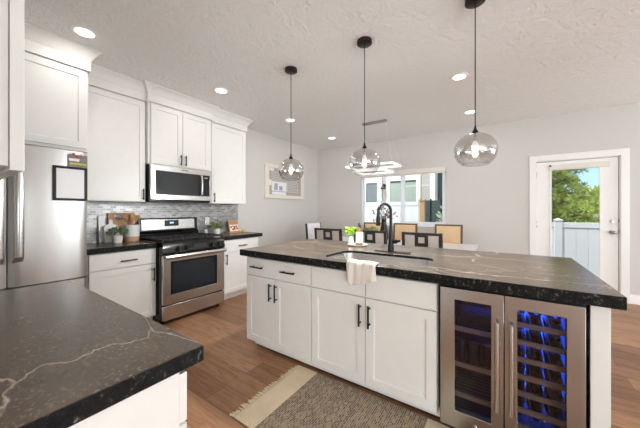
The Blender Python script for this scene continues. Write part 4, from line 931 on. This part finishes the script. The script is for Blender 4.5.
fc.location = (-0.775, 4.93, 0); fc.rotation_euler = (0, 0, PI)
dup(fc, (-1.50, 4.93, 0), PI, 'tan upholstered dining chair under the right half of the window')
dup(fc, (-2.11, 4.93, 0), PI, 'tan upholstered dining chair under the left half of the window')
hc = far_chair('dining_chair', 'white upholstered dining chair at the far end of the table', 'white chair', M['darkwood'], M['whitefab'], 0.50, 1.01, M['whitefab'])
del hc['group']; hc.location = (-3.19, 4.50, 0); hc.rotation_euler = (0, 0, -PI / 2)
t = thing('flower_vase', 'dark vase of dusky dried flowers on the dining table', 'vase', (-1.62, 4.25, 0.7605))
fx, fy = -1.63, 4.25
MB().lathe([(0.05, 0.7605), (0.075, 0.82), (0.07, 0.92), (0.042, 1.06), (0.040, 1.13), (0.046, 1.14)], (fx, fy), 24, True, False).build('vase_body', M['bottle_dark'], t)
st = MB(); bl = MB()
for k in range(16):
    a = random.uniform(0, 2 * PI); r = random.uniform(0.05, 0.20); h = random.uniform(1.18, 1.36) - r * 0.5
    p = (fx + r * math.cos(a), fy + r * math.sin(a) * 0.6, h); st.tube([(fx, fy, 1.0), (fx + 0.3 * r * math.cos(a), fy + 0.2 * r * math.sin(a), 1.16), p], 0.003, 5)
    for q in range(9): bl.leaf((p[0] + random.uniform(-.03, .03), p[1] + random.uniform(-.03, .03), p[2] + random.uniform(-.03, .03)), (random.uniform(-1, 1), random.uniform(-1, 1), random.uniform(-.6, 1)), 0.035, 0.8)
st.build('stems', M['bark'], t); bl.build('blossoms', M['blossom'], t, recalc=False)
t = thing('table_planter', 'pale planter of low greenery on the dining table', 'planter', (-1.86, 4.2, 0.7605))
box(-2.0, 4.16, 0.7605, -1.74, 4.28, 0.88).build('box', M['ceramic'], t, 0.005)
m = MB()
for k in range(120): m.leaf((random.uniform(-1.99, -1.75), random.uniform(4.17, 4.27), 0.88 + random.uniform(0, 0.10)), (random.uniform(-1, 1), random.uniform(-1, 1), random.uniform(0, 1)), 0.05, 0.5)
m.build('leaves', M['leaf_olive'], t, recalc=False)

# ------------------------------------------------------------------ framed art on the left wall
t = thing('framed_art', 'whitewashed frame with a pale collage print on the left wall', 'picture', (XL + 0.001, 4.27, 1.52))
AY0, AY1, AZ0, AZ1 = 3.665, 4.86, 1.515, 2.185
MB().frame('x+', XL + 0.001, AY0, AY1, AZ0, AZ1, 0.10, 0.10, 0.07, 0.07, 0.035).build('frame', M['whitewash'], t, 0.004)
MB().frame('x+', XL + 0.001, AY0 + 0.1005, AY1 - 0.1005, AZ0 + 0.0705, AZ1 - 0.0705, 0.075, 0.075, 0.065, 0.065, 0.018).build('mat', M['art_taupe'], t)
for a in ((AY0 + 0.12, AZ1 - 0.13, AY0 + 0.24, AZ1 - 0.075), (AY0 + 0.105, AZ0 + 0.25, AY0 + 0.17, AZ0 + 0.36), (AY0 + 0.19, AZ0 + 0.075, AY0 + 0.60, AZ0 + 0.13)): box(XL + 0.0195, a[0], a[1], XL + 0.0205, a[2], a[3]).build('mat_patch', M['art_white'], t)
gz = box(XL + 0.001, AY0 + 0.176, AZ0 + 0.136, XL + 0.010, AY1 - 0.176, AZ1 - 0.136).build('print', M['art_ground'], t)
box(XL + 0.0101, AY0 + 0.20, AZ0 + 0.15, XL + 0.0108, AY0 + 0.62, AZ0 + 0.33).build('white_patch', M['art_white'], gz)
for a, mt in (((0.26, 0.165, 0.36, 0.30), 'art_violet'), ((0.40, 0.165, 0.50, 0.25), 'art_violet'), ((0.38, 0.14, 0.56, 0.155), 'art_blue')): box(XL + 0.0109, AY0 + a[0], AZ0 + a[1], XL + 0.0114, AY0 + a[2], AZ0 + a[3]).build('colour_block', M[mt], gz)
ln = MB()
for k in range(11):
    z = AZ0 + 0.16 + 0.034 * k; y0 = AY0 + (0.66 if k < 6 else 0.20)
    while y0 < AY1 - 0.22:
        w_ = random.uniform(0.03, 0.09); ln.box(XL + 0.0101, y0, z, XL + 0.0106, min(y0 + w_, AY1 - 0.19), z + 0.012); y0 += w_ + 0.014
ln.build('print_line', M['art_grey'], gz)

# ------------------------------------------------------------------ outdoors
m = MB(); m.box(-60, YF + 0.16, -0.22, 60, 90, -0.12); m.world = True
struct(m.build('ground_lawn', M['grass'], smooth=False))
m = MB(); m.box(-5, YF + 0.16, -0.1199, 4.5, 6.6, -0.09); struct(m.build('patio_slab', M['concrete'], smooth=False))
def fence(label, x0, x1, y, z1, posts, pitch=0.16):
    t = thing('vinyl_fence', label, 'fence', ((x0 + x1) / 2, y, -0.12))
    pn = MB(); n = max(1, int((x1 - x0) / pitch))
    for k in range(n):
        a = x0 + (x1 - x0) * k / n; b = x0 + (x1 - x0) * (k + 1) / n; pn.box(a + 0.002, y - 0.012, -0.05, b - 0.002, y + 0.012, z1 - 0.09)
    pn.build('board_panel', M['vinyl'], t, 0.002)
    box(x0, y - 0.025, z1 - 0.10, x1, y + 0.025, z1).build('top_rail', M['vinyl'], t, 0.004)
    box(x0, y - 0.025, -0.12, x1, y + 0.025, 0.0).build('bottom_rail', M['vinyl'], t, 0.004)
    for x in posts:
        p = box(x - 0.055, y - 0.055, -0.12, x + 0.055, y + 0.055, z1 + 0.03).build('post', M['vinyl'], t, 0.004)
        MB().loft([[(x + sx * s_, y + sy * s_, z) for sx, sy in ((-1, -1), (1, -1), (1, 1), (-1, 1))] for s_, z in ((0.065, z1 + 0.03), (0.065, z1 + 0.045), (0.01, z1 + 0.08))]).build('post_cap', M['vinyl'], p)
fence('white vinyl privacy fence seen through the patio door', -0.2, 4.4, 6.9, 1.045, [-0.2, 0.86, 2.6, 4.4])
fence('white vinyl fence seen through the left of the dining window', -4.6, -1.90, 7.5, 1.505, [-4.6, -3.0])
t = thing('fence_post', 'tan post at the right end of the window fence', 'post', (-1.8, 7.5, -0.12))
box(-1.87, 7.44, -0.12, -1.74, 7.56, 1.52).build('shaft', M['clay'], t, 0.004); box(-1.89, 7.42, 1.52, -1.72, 7.58, 1.56).build('cap', M['clay'], t, 0.004)
t = thing('wooden_gate', 'dark green boarded gate between the fence and the neighbour house', 'gate', (-1.7, 8.0, -0.12))
for x0, x1 in ((-1.955, -1.70), (-1.695, -1.44)): box(x0, 7.985, -0.10, x1, 8.015, 1.55).build('board_panel', M['gate'], t)
for x in (-1.97, -1.6975, -1.425): box(x - 0.014, 7.97, -0.12, x + 0.014, 8.03, 1.60).build('post', M['black'], t)
t = thing('storage_box', 'pale blue outdoor storage box below the right half of the window', 'box', (-1.5, 6.2, -0.09))
box(-1.98, 5.95, -0.09, -1.05, 6.45, 0.93).build('body', M['bluebox'], t, 0.01); box(-2.0, 5.93, 0.9305, -1.03, 6.47, 0.985).build('lid', M['bluebox'], t, 0.01)
t = thing('neighbor_house', 'pale sided neighbour house with white trimmed window', 'house', (-4.5, 9.5, -0.12))
box(-9.5, 9.0, -0.12, -1.93, 13.0, 5.2).build('siding_wall', M['siding'], t)
box(-1.93, 8.97, -0.12, -1.78, 13.0, 5.2).build('corner_trim', M['vinyl'], t)
box(-9.8, 8.6, 5.2, -1.5, 13.4, 5.5).build('roof', M['roof'], t)
f = MB().frame('y-', 9.0, -3.35, -2.22, 0.7, 2.42, 0.13, 0.13, 0.12, 0.16, 0.04).build('window_trim', M['vinyl'], t)
box(-3.22, 8.985, 0.82, -2.35, 8.999, 2.26).build('window_pane', M['house_pane'], f); box(-3.22, 8.975, 2.20, -2.35, 8.985, 2.26).build('blind_head', M['siding_dark'], f)
f = MB().frame('y-', 9.0, -4.35, -3.52, -0.1, 2.42, 0.24, 0.16, 0.0, 0.18, 0.05).build('porch_trim', M['vinyl'], t)
box(-4.11, 8.98, -0.1, -3.68, 8.999, 2.24).build('porch_door', M['grey_door'], f)
box(-4.75, 8.96, -0.1, -4.36, 8.999, 3.0).build('porch_wall', M['grey_door'], t)
t = thing('wall_sconce', 'small black wall lantern on the neighbour house', 'lantern', (-3.43, 8.95, 2.0))
MB().cyl((-3.43, 8.999, 2.13), (-3.43, 8.96, 2.13), 0.05).tube([(-3.43, 8.97, 2.13), (-3.43, 8.90, 2.17), (-3.43, 8.86, 2.12)], 0.015, 8).build('bracket', M['black'], t)
MB().lathe([(0.02, 2.14), (0.09, 2.02), (0.085, 2.0), (0.03, 2.0)], (-3.43, 8.86), 16).build('shade', M['black'], t)
t = thing('slate_house', 'slate blue sided house right of the pale neighbour house', 'house', (-0.5, 11, -0.12))
box(-1.77, 9.35, -0.12, -0.4, 12.0, 4.6).build('siding_wall', M['siding_dark'], t); box(-1.77, 9.1, 4.6, -0.3, 12.2, 4.85).build('roof', M['roof'], t)
def bush(name, label, c, rad, n, size, mat, cat='shrub'):
    t = thing(name, label, cat, (c[0], c[1], -0.12)); m = MB()
    for k in range(n):
        d = Vector((random.gauss(0, 1), random.gauss(0, 1), random.gauss(0, 1))).normalized(); q = random.uniform(0.55, 1)
        m.leaf((c[0] + d.x * rad[0] * q, c[1] + d.y * rad[1] * q, c[2] + d.z * rad[2] * q), d + Vector((0, 0, 0.3)), size * random.uniform(0.6, 1.3), 0.6)
    m.build('foliage', mat, t, recalc=False)
    m = MB()
    for k in range(5): m.tube([(c[0] + random.uniform(-.1, .1), c[1] + random.uniform(-.1, .1), -0.12), (c[0] + random.uniform(-.5, .5) * rad[0], c[1] + random.uniform(-.5, .5) * rad[1], c[2])], 0.015, 5)
    m.build('stem', M['bark'], t)
bush('garden_shrub', 'pale leafy shrub at the right edge of the dining window', (-1.02, 7.0, 0.95), (0.28, 0.25, 0.55), 420, 0.11, M['shrub_pale'])
bush('garden_shrub', 'yellow green shrub beyond the patio fence at the right', (3.2, 18.0, 0.6), (1.5, 1.0, 1.1), 1500, 0.22, M['shrub'])
bush('leafy_tree', 'round leafy tree behind the pine, right of it', (5.3, 26.0, 1.2), (2.2, 1.8, 1.5), 2600, 0.32, M['shrub'], 'tree')
# pine
t = thing('pine_tree', 'large sunlit pine tree behind the fence outside the patio door', 'tree', (1.2, 12.5, -0.12))
PX, PY = 1.2, 12.5
MB().tube([(PX, PY, -0.12), (PX + 0.05, PY, 2.0), (PX, PY, 5.4)], [0.20, 0.14, 0.03], 10).build('trunk', M['bark'], t)
br = MB(); nd = MB()
for lv in range(15):
    z = 0.75 + lv * 0.32; rr = max(0.35, 1.45 * (1 - (z - 0.6) / 6.0)); nb = 7
    for b_ in range(nb):
        a = lv * 0.83 + 2 * PI * b_ / nb + random.uniform(-0.25, 0.25); L = rr * random.uniform(0.72, 1.12)
        tip = Vector((PX + L * math.cos(a), PY + L * math.sin(a), z + L * random.uniform(0.1, 0.4))); root = Vector((PX, PY, z))
        br.tube([root, tip], [0.022, 0.008], 4)
        for q in range(6):
            f = 0.3 + 0.72 * q / 5; c = root.lerp(tip, f) + Vector((random.uniform(-.2, .2), random.uniform(-.2, .2), random.uniform(-.03, .15)))
            for s_ in range(60):
                d = Vector((random.gauss(0, 1), random.gauss(0, 1), random.gauss(0.35, 0.8)))
                nd.leaf(c + d.normalized() * random.uniform(0, 0.07), d, random.uniform(0.10, 0.20), 0.13)
br.build('branches', M['bark'], t); nd.build('needles', M['pine'], t, recalc=False)
t = thing('distant_house', 'grey roofed house far beyond the pine tree', 'house', (6.5, 34, -0.12))
box(6.0, 32, -0.12, 7.6, 36, 2.1).build('siding_wall', M['siding'], t)
MB().prism([(31.6, 2.1), (36.4, 2.1), (34, 3.1)], 'x', 5.8, 7.8).build('roof', M['roof'], t)
